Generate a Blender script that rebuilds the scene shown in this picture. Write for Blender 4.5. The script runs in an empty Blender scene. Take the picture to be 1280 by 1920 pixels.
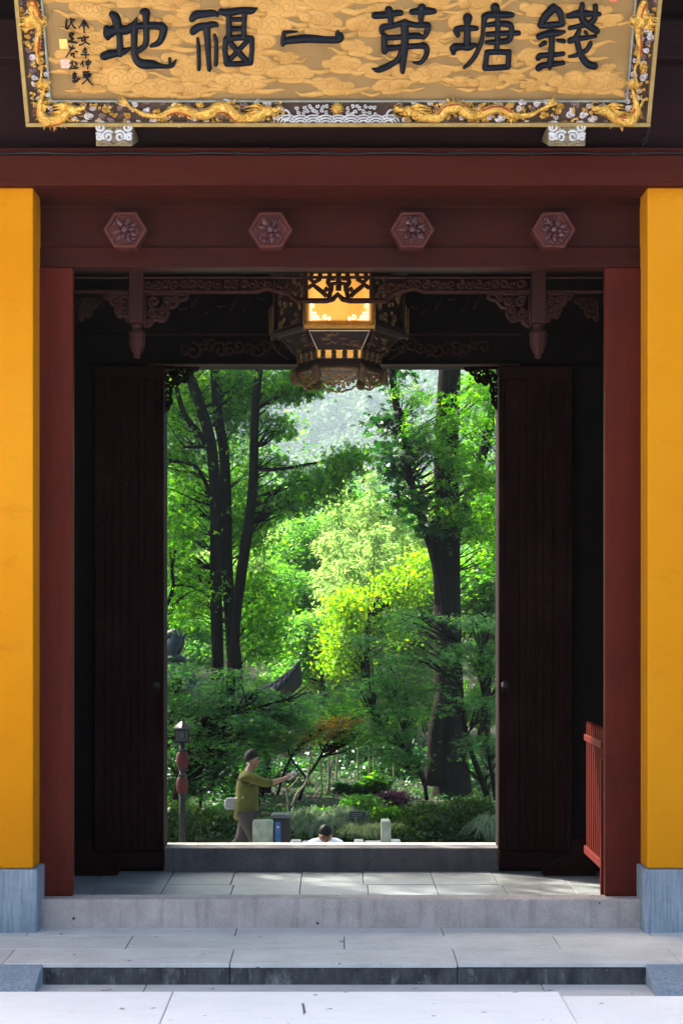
import bpy, bmesh, math, random
import numpy as np
from mathutils import Vector, noise

# ------------------------------------------------------------------ camera, sky, sun, exposure
SC = bpy.context.scene
F, CX, CY, CZ = 3300.0, 625.0, 1150.0, 1.52          # focal length and principal point of the view, eye height
cam_data = bpy.data.cameras.new('camera')
cam_data.sensor_fit = 'VERTICAL'; cam_data.sensor_height = 36.0
cam_data.lens = F / 1920 * 36.0
cam_data.shift_x = (640 - CX) / 1920; cam_data.shift_y = (CY - 960) / 1920
cam_data.clip_end = 3000
cam = bpy.data.objects.new('camera', cam_data); SC.collection.objects.link(cam)
cam.location = (0, 0, CZ); cam.rotation_euler = (math.radians(90), 0, 0)
SC.camera = cam

SUN_EL, SUN_AZ = math.radians(40), math.radians(50)    # height, and how far left of straight ahead
world = bpy.data.worlds.new('World'); SC.world = world; world.use_nodes = True
wn = world.node_tree
bg = wn.nodes['Background']
sky = wn.nodes.new('ShaderNodeTexSky'); sky.sky_type = 'NISHITA'; sky.sun_disc = False
sky.sun_elevation = SUN_EL; sky.sun_rotation = -SUN_AZ; sky.air_density = .9; sky.dust_density = 6.0; sky.ozone_density = 1.0
wn.links.new(sky.outputs[0], bg.inputs[0]); bg.inputs[1].default_value = 0.15
sun_data = bpy.data.lights.new('sun', 'SUN'); sun_data.energy = 5.0; sun_data.angle = math.radians(0.5)
sun_data.color = (1.0, 0.93, 0.80)
sun = bpy.data.objects.new('sun', sun_data); SC.collection.objects.link(sun)
to_sun = Vector((-math.sin(SUN_AZ) * math.cos(SUN_EL), math.cos(SUN_AZ) * math.cos(SUN_EL), math.sin(SUN_EL)))
sun.rotation_euler = to_sun.to_track_quat('Z', 'Y').to_euler(); sun.location = to_sun * 60
vs = SC.view_settings
vs.view_transform = 'Standard'; vs.look = 'None'; vs.gamma = 1.0; vs.use_curve_mapping = False
vs.exposure = 2.22

# ------------------------------------------------------------------ helpers
R = random.Random(7)
COL = SC.collection
def P(px, py, d):
    return Vector(((px - CX) / F * d, d, CZ - (py - CY) / F * d))
def X(px, d): return (px - CX) / F * d
def Z(py, d): return CZ - (py - CY) / F * d

class MB:
    def __init__(s): s.v = []; s.f = []
    def add(s, vs, fs):
        o = len(s.v); s.v.extend([tuple(v) for v in vs]); s.f.extend([tuple(i + o for i in f) for f in fs]); return s
    def box(s, x0, x1, y0, y1, z0, z1):
        return s.add([(x0,y0,z0),(x1,y0,z0),(x1,y1,z0),(x0,y1,z0),(x0,y0,z1),(x1,y0,z1),(x1,y1,z1),(x0,y1,z1)],
                     [(3,2,1,0),(4,5,6,7),(0,1,5,4),(1,2,6,5),(2,3,7,6),(3,0,4,7)])
    def prism(s, pts, a, b, axis='y'):
        """pts: polygon in (x, z), extruded along y from a to b (or (y,z) along x)."""
        n = len(pts)
        mk = (lambda p, t: (p[0], t, p[1])) if axis == 'y' else (lambda p, t: (t, p[0], p[1]))
        vs = [mk(p, a) for p in pts] + [mk(p, b) for p in pts]
        fs = [tuple(range(n)), tuple(range(2*n-1, n-1, -1))] + [(i, i+n, (i+1) % n + n, (i+1) % n) for i in range(n)]
        return s.add(vs, fs)
    def lathe(s, prof, c=(0,0,0), n=16, flute=0, fn=8):
        vs = []; fs = []
        for r, z in prof:
            for k in range(n):
                a = 2*math.pi*k/n; q = r*(1 + flute*math.cos(fn*a))
                vs.append((c[0]+q*math.cos(a), c[1]+q*math.sin(a), c[2]+z))
        m = len(prof)
        for i in range(m-1):
            for k in range(n):
                fs.append((i*n+k, i*n+(k+1) % n, (i+1)*n+(k+1) % n, (i+1)*n+k))
        fs.append(tuple(range(n-1, -1, -1))); fs.append(tuple(range((m-1)*n, m*n)))
        return s.add(vs, fs)
    def tube(s, pts, rad, n=8, flat=None):
        """tube along pts; flat=(normal vector, factor) squashes the section along that vector."""
        pts = [Vector(p) for p in pts]; m = len(pts)
        if not hasattr(rad, '__len__'): rad = [rad]*m
        vs = []; fs = []; prev = None
        for i, p in enumerate(pts):
            t = (pts[min(i+1, m-1)] - pts[max(i-1, 0)])
            t = t.normalized() if t.length > 1e-9 else Vector((0,0,1))
            if prev is None:
                a = Vector((0,0,1)) if abs(t.z) < .9 else Vector((1,0,0))
                u = t.cross(a).normalized()
            else:
                u = (prev - t*prev.dot(t)); u = u.normalized() if u.length > 1e-6 else t.orthogonal().normalized()
            prev = u; w = t.cross(u)
            for k in range(n):
                a = 2*math.pi*k/n
                o = (u*math.cos(a) + w*math.sin(a))*rad[i]
                if flat: o = o - flat[0]*(o.dot(flat[0])*(1-flat[1]))
                vs.append(p+o)
        for i in range(m-1):
            for k in range(n):
                fs.append((i*n+k, i*n+(k+1) % n, (i+1)*n+(k+1) % n, (i+1)*n+k))
        fs.append(tuple(range(n-1, -1, -1))); fs.append(tuple(range((m-1)*n, m*n)))
        return s.add(vs, fs)
    def ball(s, c, r, n=10, m=6, sc=(1,1,1)):
        prof = [(math.sin(math.pi*i/m), -math.cos(math.pi*i/m)) for i in range(m+1)]
        vs = []; fs = []
        for q, z in prof:
            for k in range(n):
                a = 2*math.pi*k/n
                vs.append((c[0]+r*sc[0]*q*math.cos(a), c[1]+r*sc[1]*q*math.sin(a), c[2]+r*sc[2]*z))
        for i in range(m):
            for k in range(n): fs.append((i*n+k, i*n+(k+1) % n, (i+1)*n+(k+1) % n, (i+1)*n+k))
        return s.add(vs, fs)
    def mesh(s, name, smooth=False):
        me = bpy.data.meshes.new(name); me.from_pydata(s.v, [], s.f); me.update()
        if smooth: me.polygons.foreach_set('use_smooth', [True]*len(me.polygons))
        return me
    def build(s, name, mat, parent=None, smooth=False, bevel=0, loc=None, kind=None):
        me = s.mesh(name, smooth); return place(name, me, mat, parent, bevel, loc, kind)

def place(name, me, mat, parent=None, bevel=0, loc=None, kind=None):
    o = bpy.data.objects.new(name, me); COL.objects.link(o)
    if mat is not None and not me.materials: me.materials.append(mat)
    if parent is not None: o.parent = parent
    if loc is not None: o.location = loc
    if bevel:
        b = o.modifiers.new('bevel', 'BEVEL'); b.width = bevel; b.segments = 2; b.limit_method = 'ANGLE'; b.angle_limit = math.radians(40)
    if kind: o['kind'] = kind
    return o
def copy(o, parent=None, loc=None, rot=None, scale=None):
    c = o.copy(); COL.objects.link(c)
    if parent is not None: c.parent = parent
    if loc is not None: c.location = loc
    if rot is not None: c.rotation_euler = rot
    if scale is not None: c.scale = scale
    return c
def empty(name, loc=(0,0,0), label=None, cat=None, group=None, rot=None):
    o = bpy.data.objects.new(name, None); COL.objects.link(o); o.location = loc; o.empty_display_size = .1
    if rot: o.rotation_euler = rot
    return tag(o, label, cat, group)
def tag(o, label=None, cat=None, group=None, kind=None):
    for k, v in (('label', label), ('category', cat), ('group', group), ('kind', kind)):
        if v: o[k] = v
    return o
def box(name, x0, x1, y0, y1, z0, z1, mat, parent=None, bevel=.004):
    return MB().box(x0, x1, y0, y1, z0, z1).build(name, mat, parent, bevel=bevel)
def spline(pts, k=6):
    """Catmull-Rom through points of any dimension."""
    p = [np.array(q, float) for q in pts]; p = [2*p[0]-p[1]] + p + [2*p[-1]-p[-2]]; out = []
    for i in range(1, len(p)-2):
        for j in range(k):
            t = j/k
            out.append(.5*((2*p[i]) + (p[i+1]-p[i-1])*t + (2*p[i-1]-5*p[i]+4*p[i+1]-p[i+2])*t*t + (3*p[i]-p[i-1]-3*p[i+1]+p[i+2])*t**3))
    out.append(p[-2]); return out
def spiral(cx, cz, r, turns=1.4, n=18, start=0, sgn=1, r_in=.15):
    return [(cx + sgn*r*(1-(1-r_in)*i/n)*math.cos(start+2*math.pi*turns*i/n), cz + r*(1-(1-r_in)*i/n)*math.sin(start+2*math.pi*turns*i/n)) for i in range(n+1)]

# ------------------------------------------------------------------ materials
def newmat(name):
    m = bpy.data.materials.new(name); m.use_nodes = True
    nt = m.node_tree; b = nt.nodes['Principled BSDF']; return m, nt, b
def coords(nt, scale=(1,1,1), space='Object'):
    tc = nt.nodes.new('ShaderNodeTexCoord'); mp = nt.nodes.new('ShaderNodeMapping'); mp.inputs['Scale'].default_value = scale
    if space == 'World':
        g = nt.nodes.new('ShaderNodeNewGeometry'); nt.links.new(g.outputs['Position'], mp.inputs[0])
    else: nt.links.new(tc.outputs[space], mp.inputs[0])
    return mp.outputs[0]
def tex(nt, kind, vec, **kw):
    n = nt.nodes.new('ShaderNodeTex' + kind); nt.links.new(vec, n.inputs['Vector'])
    for k, v in kw.items():
        if k in n.inputs: n.inputs[k].default_value = v
        else: setattr(n, k, v)
    return n
def ramp(nt, fac, stops):
    r = nt.nodes.new('ShaderNodeValToRGB'); nt.links.new(fac, r.inputs[0]); e = r.color_ramp.elements
    while len(e) < len(stops): e.new(.5)
    for i, (p, c) in enumerate(stops): e[i].position = p; e[i].color = (*c, 1) if len(c) == 3 else c
    return r.outputs[0]
def mixc(nt, fac, a, b, mode='MIX'):
    m = nt.nodes.new('ShaderNodeMix'); m.data_type = 'RGBA'; m.blend_type = mode
    for s, v in ((0, fac), (6, a), (7, b)):
        if hasattr(v, 'is_linked'): nt.links.new(v, m.inputs[s])
        else: m.inputs[s].default_value = v if s == 0 else ((*v, 1) if len(v) == 3 else v)
    return m.outputs[2]
def bump(nt, b, h, strength=.3, dist=.01, prev=None):
    n = nt.nodes.new('ShaderNodeBump'); n.inputs['Strength'].default_value = strength; n.inputs['Distance'].default_value = dist
    nt.links.new(h, n.inputs['Height'])
    if prev is not None: nt.links.new(prev, n.inputs['Normal'])
    if b is not None: nt.links.new(n.outputs[0], b.inputs['Normal'])
    return n.outputs[0]

def mottled(name, c0, c1, scale=6, rough=.6, rough2=None, bumps=.15, dist=.004, stretch=(1,1,1), dirt=None, spec=.25, metal=0, speck=None, fine=None, coat=0):
    m, nt, b = newmat(name)
    v = coords(nt, stretch, 'World')
    n1 = tex(nt, 'Noise', v, Scale=scale, Detail=8, Roughness=.62)
    c = ramp(nt, n1.outputs[0], [(.3, c0), (.7, c1)])
    if dirt:
        n2 = tex(nt, 'Noise', v, Scale=dirt[1], Detail=10, Roughness=.7)
        f = ramp(nt, n2.outputs[0], [(dirt[2], (0,0,0)), (dirt[3], (1,1,1))])
        c = mixc(nt, f, c, dirt[0])
    if speck:
        vo = tex(nt, 'Noise', coords(nt, (1,1,1), 'World'), Scale=speck[1], Detail=3, Roughness=.8)
        f = ramp(nt, vo.outputs[0], [(speck[2], (0,0,0)), (speck[2]+.08, (1,1,1))])
        c = mixc(nt, f, c, speck[0])
    nt.links.new(c, b.inputs['Base Color'])
    b.inputs['Roughness'].default_value = rough; b.inputs['Metallic'].default_value = metal
    b.inputs['Specular IOR Level'].default_value = spec
    if coat: b.inputs['Coat Weight'].default_value = coat; b.inputs['Coat Roughness'].default_value = .2
    if rough2 is not None:
        nt.links.new(ramp(nt, n1.outputs[0], [(.3, (rough,)*3), (.7, (rough2,)*3)]), b.inputs['Roughness'])
    if bumps:
        n3 = tex(nt, 'Noise', coords(nt, (1,1,1), 'World'), Scale=fine or scale*9, Detail=5, Roughness=.7)
        bump(nt, b, n3.outputs[0], bumps, dist)
    return m

M = {}
def make_materials():
    # painted plaster: faint roller bands, hairline stains and runs
    m, nt, b = newmat('yellow_plaster'); v = coords(nt, (1,1,1), 'World')
    n1 = tex(nt, 'Noise', v, Scale=1.3, Detail=6, Roughness=.6)
    c = ramp(nt, n1.outputs[0], [(.3, (.455,.165,.0018)), (.7, (.51,.198,.0025))])
    n2 = tex(nt, 'Noise', coords(nt, (9,9,.5), 'World'), Scale=1.2, Detail=8, Roughness=.7)
    c = mixc(nt, ramp(nt, n2.outputs[0], [(.56, (0,0,0)), (.8, (.35,.35,.35))]), c, (.38,.13,.004))
    n6 = tex(nt, 'Noise', v, Scale=.55, Detail=4, Roughness=.5); c = mixc(nt, ramp(nt, n6.outputs[0], [(.42, (0,0,0)), (.68, (.8,.8,.8))]), c, (.58,.25,.012))
    n7 = tex(nt, 'Noise', coords(nt, (1.2,1.2,2.4), 'World'), Scale=2.6, Detail=9, Roughness=.75); c = mixc(nt, ramp(nt, n7.outputs[0], [(.56, (0,0,0)), (.72, (.5,.5,.5))]), c, (.34,.12,.003))
    n4 = tex(nt, 'Noise', v, Scale=30, Detail=1); c = mixc(nt, ramp(nt, n4.outputs[0], [(.80, (0,0,0)), (.815, (.8,.8,.8))]), c, (.7,.5,.2))
    nt.links.new(c, b.inputs['Base Color']); b.inputs['Roughness'].default_value = .75; b.inputs['Specular IOR Level'].default_value = .05
    n3 = tex(nt, 'Noise', v, Scale=160, Detail=4); n5 = tex(nt, 'Noise', v, Scale=4, Detail=3)
    bump(nt, b, n5.outputs[0], .12, .02, bump(nt, None, n3.outputs[0], .12, .003)); M['yellow'] = m
    # chiselled bluish granite: close vertical tooling marks
    m, nt, b = newmat('chiselled_granite'); v = coords(nt, (1,1,1), 'World')
    n1 = tex(nt, 'Noise', v, Scale=9, Detail=9, Roughness=.7)
    c = ramp(nt, n1.outputs[0], [(.3, (.165,.215,.26)), (.7, (.285,.335,.375))])
    n2 = tex(nt, 'Noise', coords(nt, (2,2,5), 'World'), Scale=2.2, Detail=8, Roughness=.7)
    c = mixc(nt, ramp(nt, n2.outputs[0], [(.5, (0,0,0)), (.8, (.7,.7,.7))]), c, (.10,.13,.16))
    wv = tex(nt, 'Noise', coords(nt, (85,85,5), 'World'), Scale=1, Detail=4, Roughness=.6)
    c = mixc(nt, ramp(nt, wv.outputs[0], [(.35, (.75,.75,.75)), (.65, (0,0,0))]), c, (.11,.14,.17))
    nt.links.new(c, b.inputs['Base Color']); b.inputs['Roughness'].default_value = .8
    bump(nt, b, wv.outputs[0], .7, .006); M['granite'] = m
    # sill: lilac grey stone with rain streaks, pits and a lighter worn arris
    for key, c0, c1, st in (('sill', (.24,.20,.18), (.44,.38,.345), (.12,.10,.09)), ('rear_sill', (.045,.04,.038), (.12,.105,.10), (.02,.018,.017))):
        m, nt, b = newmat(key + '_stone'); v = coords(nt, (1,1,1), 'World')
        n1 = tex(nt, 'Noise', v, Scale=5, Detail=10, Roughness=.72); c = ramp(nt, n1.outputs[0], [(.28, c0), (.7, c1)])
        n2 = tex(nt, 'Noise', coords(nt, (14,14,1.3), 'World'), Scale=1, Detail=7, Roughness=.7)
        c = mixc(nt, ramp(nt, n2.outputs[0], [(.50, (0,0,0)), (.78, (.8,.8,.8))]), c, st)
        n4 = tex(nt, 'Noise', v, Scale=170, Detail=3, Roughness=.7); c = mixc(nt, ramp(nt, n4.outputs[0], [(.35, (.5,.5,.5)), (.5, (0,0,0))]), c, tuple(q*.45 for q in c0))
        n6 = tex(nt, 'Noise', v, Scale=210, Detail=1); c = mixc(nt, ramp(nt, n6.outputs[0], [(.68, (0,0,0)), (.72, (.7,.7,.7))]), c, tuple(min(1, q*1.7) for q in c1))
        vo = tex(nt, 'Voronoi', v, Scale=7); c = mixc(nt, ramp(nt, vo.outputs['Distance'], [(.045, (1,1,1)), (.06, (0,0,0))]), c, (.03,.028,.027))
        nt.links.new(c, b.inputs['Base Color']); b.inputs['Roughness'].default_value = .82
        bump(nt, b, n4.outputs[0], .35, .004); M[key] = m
    # terrace and hall slabs; pale forecourt slabs whitened further in place of sunlight
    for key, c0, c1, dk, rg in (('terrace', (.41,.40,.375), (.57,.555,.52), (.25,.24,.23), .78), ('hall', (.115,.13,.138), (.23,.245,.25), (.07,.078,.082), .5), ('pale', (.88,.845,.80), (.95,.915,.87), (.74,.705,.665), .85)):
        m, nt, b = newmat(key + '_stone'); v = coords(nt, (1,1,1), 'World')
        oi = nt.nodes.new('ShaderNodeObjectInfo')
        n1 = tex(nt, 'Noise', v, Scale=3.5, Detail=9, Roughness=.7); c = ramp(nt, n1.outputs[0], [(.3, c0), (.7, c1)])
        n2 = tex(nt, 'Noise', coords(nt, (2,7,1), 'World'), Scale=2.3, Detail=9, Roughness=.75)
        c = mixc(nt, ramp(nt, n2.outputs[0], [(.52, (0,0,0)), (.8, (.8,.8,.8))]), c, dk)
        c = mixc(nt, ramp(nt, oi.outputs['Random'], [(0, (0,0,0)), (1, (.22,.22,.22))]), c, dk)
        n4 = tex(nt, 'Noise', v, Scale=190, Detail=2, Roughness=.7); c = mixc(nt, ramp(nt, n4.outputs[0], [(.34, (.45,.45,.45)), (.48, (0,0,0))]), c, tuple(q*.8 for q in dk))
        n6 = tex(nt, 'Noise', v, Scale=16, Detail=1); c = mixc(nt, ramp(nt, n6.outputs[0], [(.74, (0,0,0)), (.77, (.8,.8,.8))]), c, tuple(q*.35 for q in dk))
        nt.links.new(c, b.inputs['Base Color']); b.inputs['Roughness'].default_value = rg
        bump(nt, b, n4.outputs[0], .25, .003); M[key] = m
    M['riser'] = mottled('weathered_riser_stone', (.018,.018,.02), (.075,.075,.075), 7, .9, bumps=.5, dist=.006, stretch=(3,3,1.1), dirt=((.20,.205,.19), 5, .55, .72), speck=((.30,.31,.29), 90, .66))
    M['joint'] = mottled('joint_mortar', (.12,.12,.118), (.22,.22,.21), 20, .95)
    # lacquered timber
    def lacquer(key, c0, c1, rough=.38, streak=(10,10,.6), dirt=(.03,.012,.01), spec=.07):
        m, nt, b = newmat(key); v = coords(nt, streak, 'World')
        n1 = tex(nt, 'Noise', v, Scale=1.6, Detail=8, Roughness=.65); c = ramp(nt, n1.outputs[0], [(.3, c0), (.72, c1)])
        n2 = tex(nt, 'Noise', coords(nt, (1,1,1), 'World'), Scale=2.2, Detail=8, Roughness=.7)
        c = mixc(nt, ramp(nt, n2.outputs[0], [(.5, (0,0,0)), (.8, (.7,.7,.7))]), c, dirt)
        n4 = tex(nt, 'Noise', coords(nt, (1,1,1), 'World'), Scale=30, Detail=2); c = mixc(nt, ramp(nt, n4.outputs[0], [(.80, (0,0,0)), (.815, (.5,.5,.5))]), c, (.30,.2,.16))
        n5 = tex(nt, 'Noise', coords(nt, tuple(q*4 for q in streak), 'World'), Scale=2.5, Detail=6, Roughness=.7); c = mixc(nt, ramp(nt, n5.outputs[0], [(.50, (0,0,0)), (.72, (.55,.55,.55))]), c, dirt)
        nt.links.new(c, b.inputs['Base Color'])
        nt.links.new(ramp(nt, n5.outputs[0], [(.3, (rough-.08,)*3), (.7, (rough+.25,)*3)]), b.inputs['Roughness'])
        b.inputs['Specular IOR Level'].default_value = spec
        bump(nt, b, n1.outputs[0], .12, .006); M[key] = m
    lacquer('jamb_lacquer', (.058,.0068,.0030), (.086,.0115,.0055), .42, dirt=(.030,.0048,.003), spec=.07)
    lacquer('lintel_lacquer', (.027,.0052,.0034), (.042,.0090,.0062), .42, (.6,10,10), (.013,.0045,.004), .05)
    lacquer('outer_lacquer', (.044,.0075,.0045), (.060,.0115,.0070), .5, (.6,10,10), (.030,.006,.0045), .04)
    lacquer('dark_lacquer', (.009,.003,.003), (.014,.005,.005), .5, (.6,10,10), (.005,.003,.003), .04)
    lacquer('panel_lacquer', (.014,.0050,.006), (.023,.008,.0095), .5, (.6,10,10), (.009,.004,.005), .05)
    lacquer('door_lacquer', (.0055,.0007,.0005), (.011,.0013,.0009), .5, spec=.03)
    lacquer('carved_wood', (.020,.0065,.005), (.036,.0125,.010), .5)
    lacquer('boss_lacquer', (.062,.016,.012), (.088,.026,.020), .32, (4,4,4), (.045,.012,.010), .1)
    lacquer('flower_lacquer', (.060,.022,.024), (.095,.038,.043), .22, (6,6,6), (.04,.014,.016), .3)
    lacquer('rail_red', (.062,.004,.0018), (.095,.0065,.003), .45)
    # plaque
    m, nt, b = newmat('gold_ground'); v = coords(nt, (1,1,1), 'Object')
    n1 = tex(nt, 'Noise', v, Scale=420, Detail=3, Roughness=.8); n2 = tex(nt, 'Noise', v, Scale=5, Detail=6)
    c = ramp(nt, n1.outputs[0], [(.35, (.115,.062,.018)), (.65, (.34,.195,.058))]); c = mixc(nt, ramp(nt, n2.outputs[0], [(.4, (0,0,0)), (.75, (.6,.6,.6))]), c, (.30,.19,.07))
    nt.links.new(c, b.inputs['Base Color']); b.inputs['Roughness'].default_value = .6; b.inputs['Metallic'].default_value = .25
    bump(nt, b, n1.outputs[0], .6, .003); M['gold_ground'] = m
    M['gold_cloud'] = mottled('gold_cloud', (.40,.215,.055), (.51,.29,.083), 9, .6, bumps=.1, metal=.1, fine=60, spec=.25)
    m, nt, b = newmat('gold_leaf'); v = coords(nt, (1,1,1), 'World')
    vo = tex(nt, 'Voronoi', v, Scale=150); n1 = tex(nt, 'Noise', v, Scale=40, Detail=5)
    c = ramp(nt, n1.outputs[0], [(.3, (.50,.25,.04)), (.7, (.85,.55,.13))]); nt.links.new(c, b.inputs['Base Color'])
    b.inputs['Metallic'].default_value = .75; b.inputs['Roughness'].default_value = .33
    bump(nt, b, vo.outputs['Distance'], .8, .006); M['gold'] = m
    M['frame_gold'] = mottled('frame_edge_gold', (.20,.135,.045), (.30,.21,.075), 14, .5, metal=.35, bumps=.15)
    M['frame_inner'] = mottled('frame_inner_moulding', (.16,.17,.14), (.25,.26,.22), 18, .6, bumps=.2)
    M['frame_ground'] = mottled('frame_ground', (.030,.014,.010), (.065,.034,.022), 30, .6, bumps=.4)
    M['scroll'] = mottled('cloud_scroll_paint', (.36,.29,.30), (.70,.66,.68), 45, .5, bumps=.2)
    M['scroll_dark'] = mottled('cloud_scroll_purple', (.13,.07,.07), (.26,.17,.17), 45, .5, bumps=.2)
    M['wave'] = mottled('wave_paint', (.34,.34,.36), (.55,.55,.57), 30, .5, bumps=.2)
    M['ribbon'] = mottled('red_lacquer_fin', (.26,.03,.012), (.38,.06,.02), 30, .4)
    M['ink'] = mottled('black_lacquer', (.0025,.004,.008), (.006,.008,.015), 12, .26, .4, bumps=.12, fine=70, spec=.09)
    M['seal_pink'] = mottled('pink_seal_print', (.75,.20,.22), (.85,.60,.50), 260, .6, bumps=0)
    M['seal_gold'] = mottled('gold_seal_print', (.62,.42,.10), (.72,.52,.17), 120, .5, bumps=0)
    M['seal_red'] = mottled('red_seal_print', (.60,.06,.04), (.70,.25,.18), 160, .6, bumps=0)
    M['orange'] = mottled('orange_wax', (.80,.33,.01), (.85,.42,.02), 40, .5, bumps=0)
    M['bracket_stone'] = mottled('bracket_paint', (.14,.10,.055), (.27,.22,.13), 40, .6, bumps=.3)
    M['bracket_white'] = mottled('bracket_scroll_white', (.38,.37,.37), (.62,.62,.63), 50, .6, bumps=.2)
    M['black'] = mottled('black_rubber', (.008,.008,.010), (.015,.015,.018), 30, .6, bumps=0)
    M['dim_timber'] = mottled('hall_timber', (.003,.0016,.0014), (.006,.003,.0026), 8, .7, bumps=.2, spec=.05)  # timber toned near black, the hall's dimness put into its colour
    # lantern
    m, nt, b = newmat('lamp_silk'); v = coords(nt, (6,6,1), 'World'); n1 = tex(nt, 'Noise', v, Scale=1.5, Detail=4)
    c = ramp(nt, n1.outputs[0], [(.3, (.80,.33,.035)), (.7, (1.0,.50,.085))])
    nt.links.new(c, b.inputs['Base Color']); nt.links.new(c, b.inputs['Emission Color']); b.inputs['Emission Strength'].default_value = .10; b.inputs['Roughness'].default_value = .6; M['silk'] = m
    m, nt, b = newmat('lamp_fret'); b.inputs['Base Color'].default_value = (.9,.8,.6,1); b.inputs['Emission Color'].default_value = (1,.85,.62,1); b.inputs['Emission Strength'].default_value = .24; M['fret'] = m
    M['lamp_gold'] = mottled('lantern_gilding', (.42,.20,.035), (.62,.33,.07), 40, .35, metal=.6, bumps=.2)
    M['lamp_bronze'] = mottled('lantern_bronze', (.10,.052,.018), (.23,.13,.048), 60, .4, metal=.5, bumps=.5, dist=.004)
    M['lobe'] = mottled('lantern_lobe_bronze', (.05,.028,.014), (.11,.062,.03), 70, .45, metal=.4, bumps=.8, dist=.005)
    M['lamp_wood'] = mottled('lantern_dark_wood', (.010,.006,.005), (.022,.012,.010), 30, .4, bumps=.2)
    M['lamp_pale'] = mottled('lantern_pale_trim', (.42,.34,.24), (.55,.46,.34), 30, .5, bumps=0)
make_materials()

def leafmat(name, stops, trans=.5, rough=.5, gloss=.02, tv=2.6):
    m = bpy.data.materials.new(name); m.use_nodes = True; nt = m.node_tree; nt.nodes.clear()
    out = nt.nodes.new('ShaderNodeOutputMaterial'); g = nt.nodes.new('ShaderNodeNewGeometry')
    c = ramp(nt, g.outputs['Random Per Island'], stops)
    d = nt.nodes.new('ShaderNodeBsdfDiffuse'); nt.links.new(c, d.inputs[0])
    t = nt.nodes.new('ShaderNodeBsdfTranslucent')
    hs = nt.nodes.new('ShaderNodeHueSaturation'); hs.inputs['Hue'].default_value = .488; hs.inputs['Saturation'].default_value = 1.15; hs.inputs['Value'].default_value = tv
    nt.links.new(c, hs.inputs['Color']); nt.links.new(hs.outputs[0], t.inputs[0])
    mx = nt.nodes.new('ShaderNodeMixShader'); mx.inputs[0].default_value = trans; nt.links.new(d.outputs[0], mx.inputs[1]); nt.links.new(t.outputs[0], mx.inputs[2])
    gl = nt.nodes.new('ShaderNodeBsdfGlossy'); gl.inputs['Roughness'].default_value = rough; gl.inputs[0].default_value = (.8,.9,.9,1)
    m2 = nt.nodes.new('ShaderNodeMixShader'); m2.inputs[0].default_value = gloss; nt.links.new(mx.outputs[0], m2.inputs[1]); nt.links.new(gl.outputs[0], m2.inputs[2])
    nt.links.new(m2.outputs[0], out.inputs[0]); M[name] = m; return m
# ------------------------------------------------------------------ terrain: one sheet to the horizon
def ground_z(x, y):
    if y < 7.3: z = -.14
    elif y < 11.5: z = -.2
    elif y < 17: z = -.2 - (y - 11.5)/5.5*1.82
    elif y < 24.2: z = -2.02
    elif y < 24.35: z = -2.02 + (y - 24.2)/.15*.36
    elif y < 600: z = -1.66 + (.05*noise.noise((x*.4, y*.4, 0)) if y < 60 else 0)
    else: z = -1.66 + .42*min(y - 600, 430) + min(1, (y-600)/80)*26*noise.noise((x*.013, y*.011, 5))
    return z
def terrain():
    ys = [-400, -100, -30, 0, 5, 7.29, 7.31, 11.4, 11.6, 14, 17, 20, 24.18, 24.36] + list(np.arange(25, 60, 1.25)) + list(np.arange(60, 100, 5)) + list(np.arange(100, 600, 50)) + list(np.arange(600, 1050, 20)) + [1100, 1500, 2000]
    xs = [-1200, -700, -500, -400, -300, -250, -200, -150] + list(np.arange(-100, -10, 10)) + list(np.arange(-10, 10.1, 1.25)) + list(np.arange(20, 101, 10)) + [150, 200, 250, 300, 400, 500, 700, 1200]
    vs = [(x, y, ground_z(x, y)) for y in ys for x in xs]; n = len(xs)
    fs = [(j*n+i, j*n+i+1, (j+1)*n+i+1, (j+1)*n+i) for j in range(len(ys)-1) for i in range(n-1)]
    me = bpy.data.meshes.new('ground'); me.from_pydata(vs, [], fs); me.update()
    m = mottled('soil_and_litter', (.008,.009,.004), (.024,.024,.012), 2.5, .95, bumps=.6, dist=.03, dirt=((.022,.04,.008), 1.1, .5, .65), spec=.1)
    tag(place('ground', me, m), kind='structure')
terrain()

# ------------------------------------------------------------------ paving: pale forecourt, lower landing, terrace, hall floor
def slab_row(parent, d0, d1, cuts, z1, th, mat, gap=.004, name='paving_slab', bevel=.003, jit=.0015):
    for a, b_ in zip(cuts[:-1], cuts[1:]):
        dz = R.uniform(-jit, jit)
        box(name, a+gap/2, b_-gap/2, d0+gap/2, d1-gap/2, z1-th+dz, z1+dz, mat, parent, bevel)
fore = tag(box('forecourt', -9, 9, -6, 7.30, -.16, -.112, M['joint'], None, 0), kind='structure')
cuts = [-8.2, -6.9, -5.6, -4.3, -3.0, X(-560, 7.3), X(320, 7.3), X(1054, 7.3), X(1900, 7.3), 4.1, 5.4, 6.7, 8.0]
for a, b_ in zip(cuts[:-1], cuts[1:]):
    right = a > .9
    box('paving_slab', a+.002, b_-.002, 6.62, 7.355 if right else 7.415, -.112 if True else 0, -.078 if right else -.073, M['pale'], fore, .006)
ck = MB(); ck.add([(X(565.5,7.19),7.19,-.0715), (X(570,7.18),7.18,-.0715), (X(573.5,7.02),7.02,-.0715), (X(569,6.97),6.97,-.0715), (X(567.5,7.06),7.06,-.0715)], [(0,4,3,2,1)]); ck.build('broken_edge', M['joint'], fore)
y = 6.615
for k, dep in enumerate([.75, .7, .8, .75, .8, .8, 1, 1, 1]):
    x0 = -8 + R.uniform(0, .9); cs = [x0]
    while cs[-1] < 7.5: cs.append(cs[-1] + R.uniform(1.0, 1.5))
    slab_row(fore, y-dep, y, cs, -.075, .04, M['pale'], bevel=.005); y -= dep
land = tag(box('lower_landing', -1.30, 1.40, 7.28, 7.70, -.16, -.118, M['joint'], None, 0), kind='structure')
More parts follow.
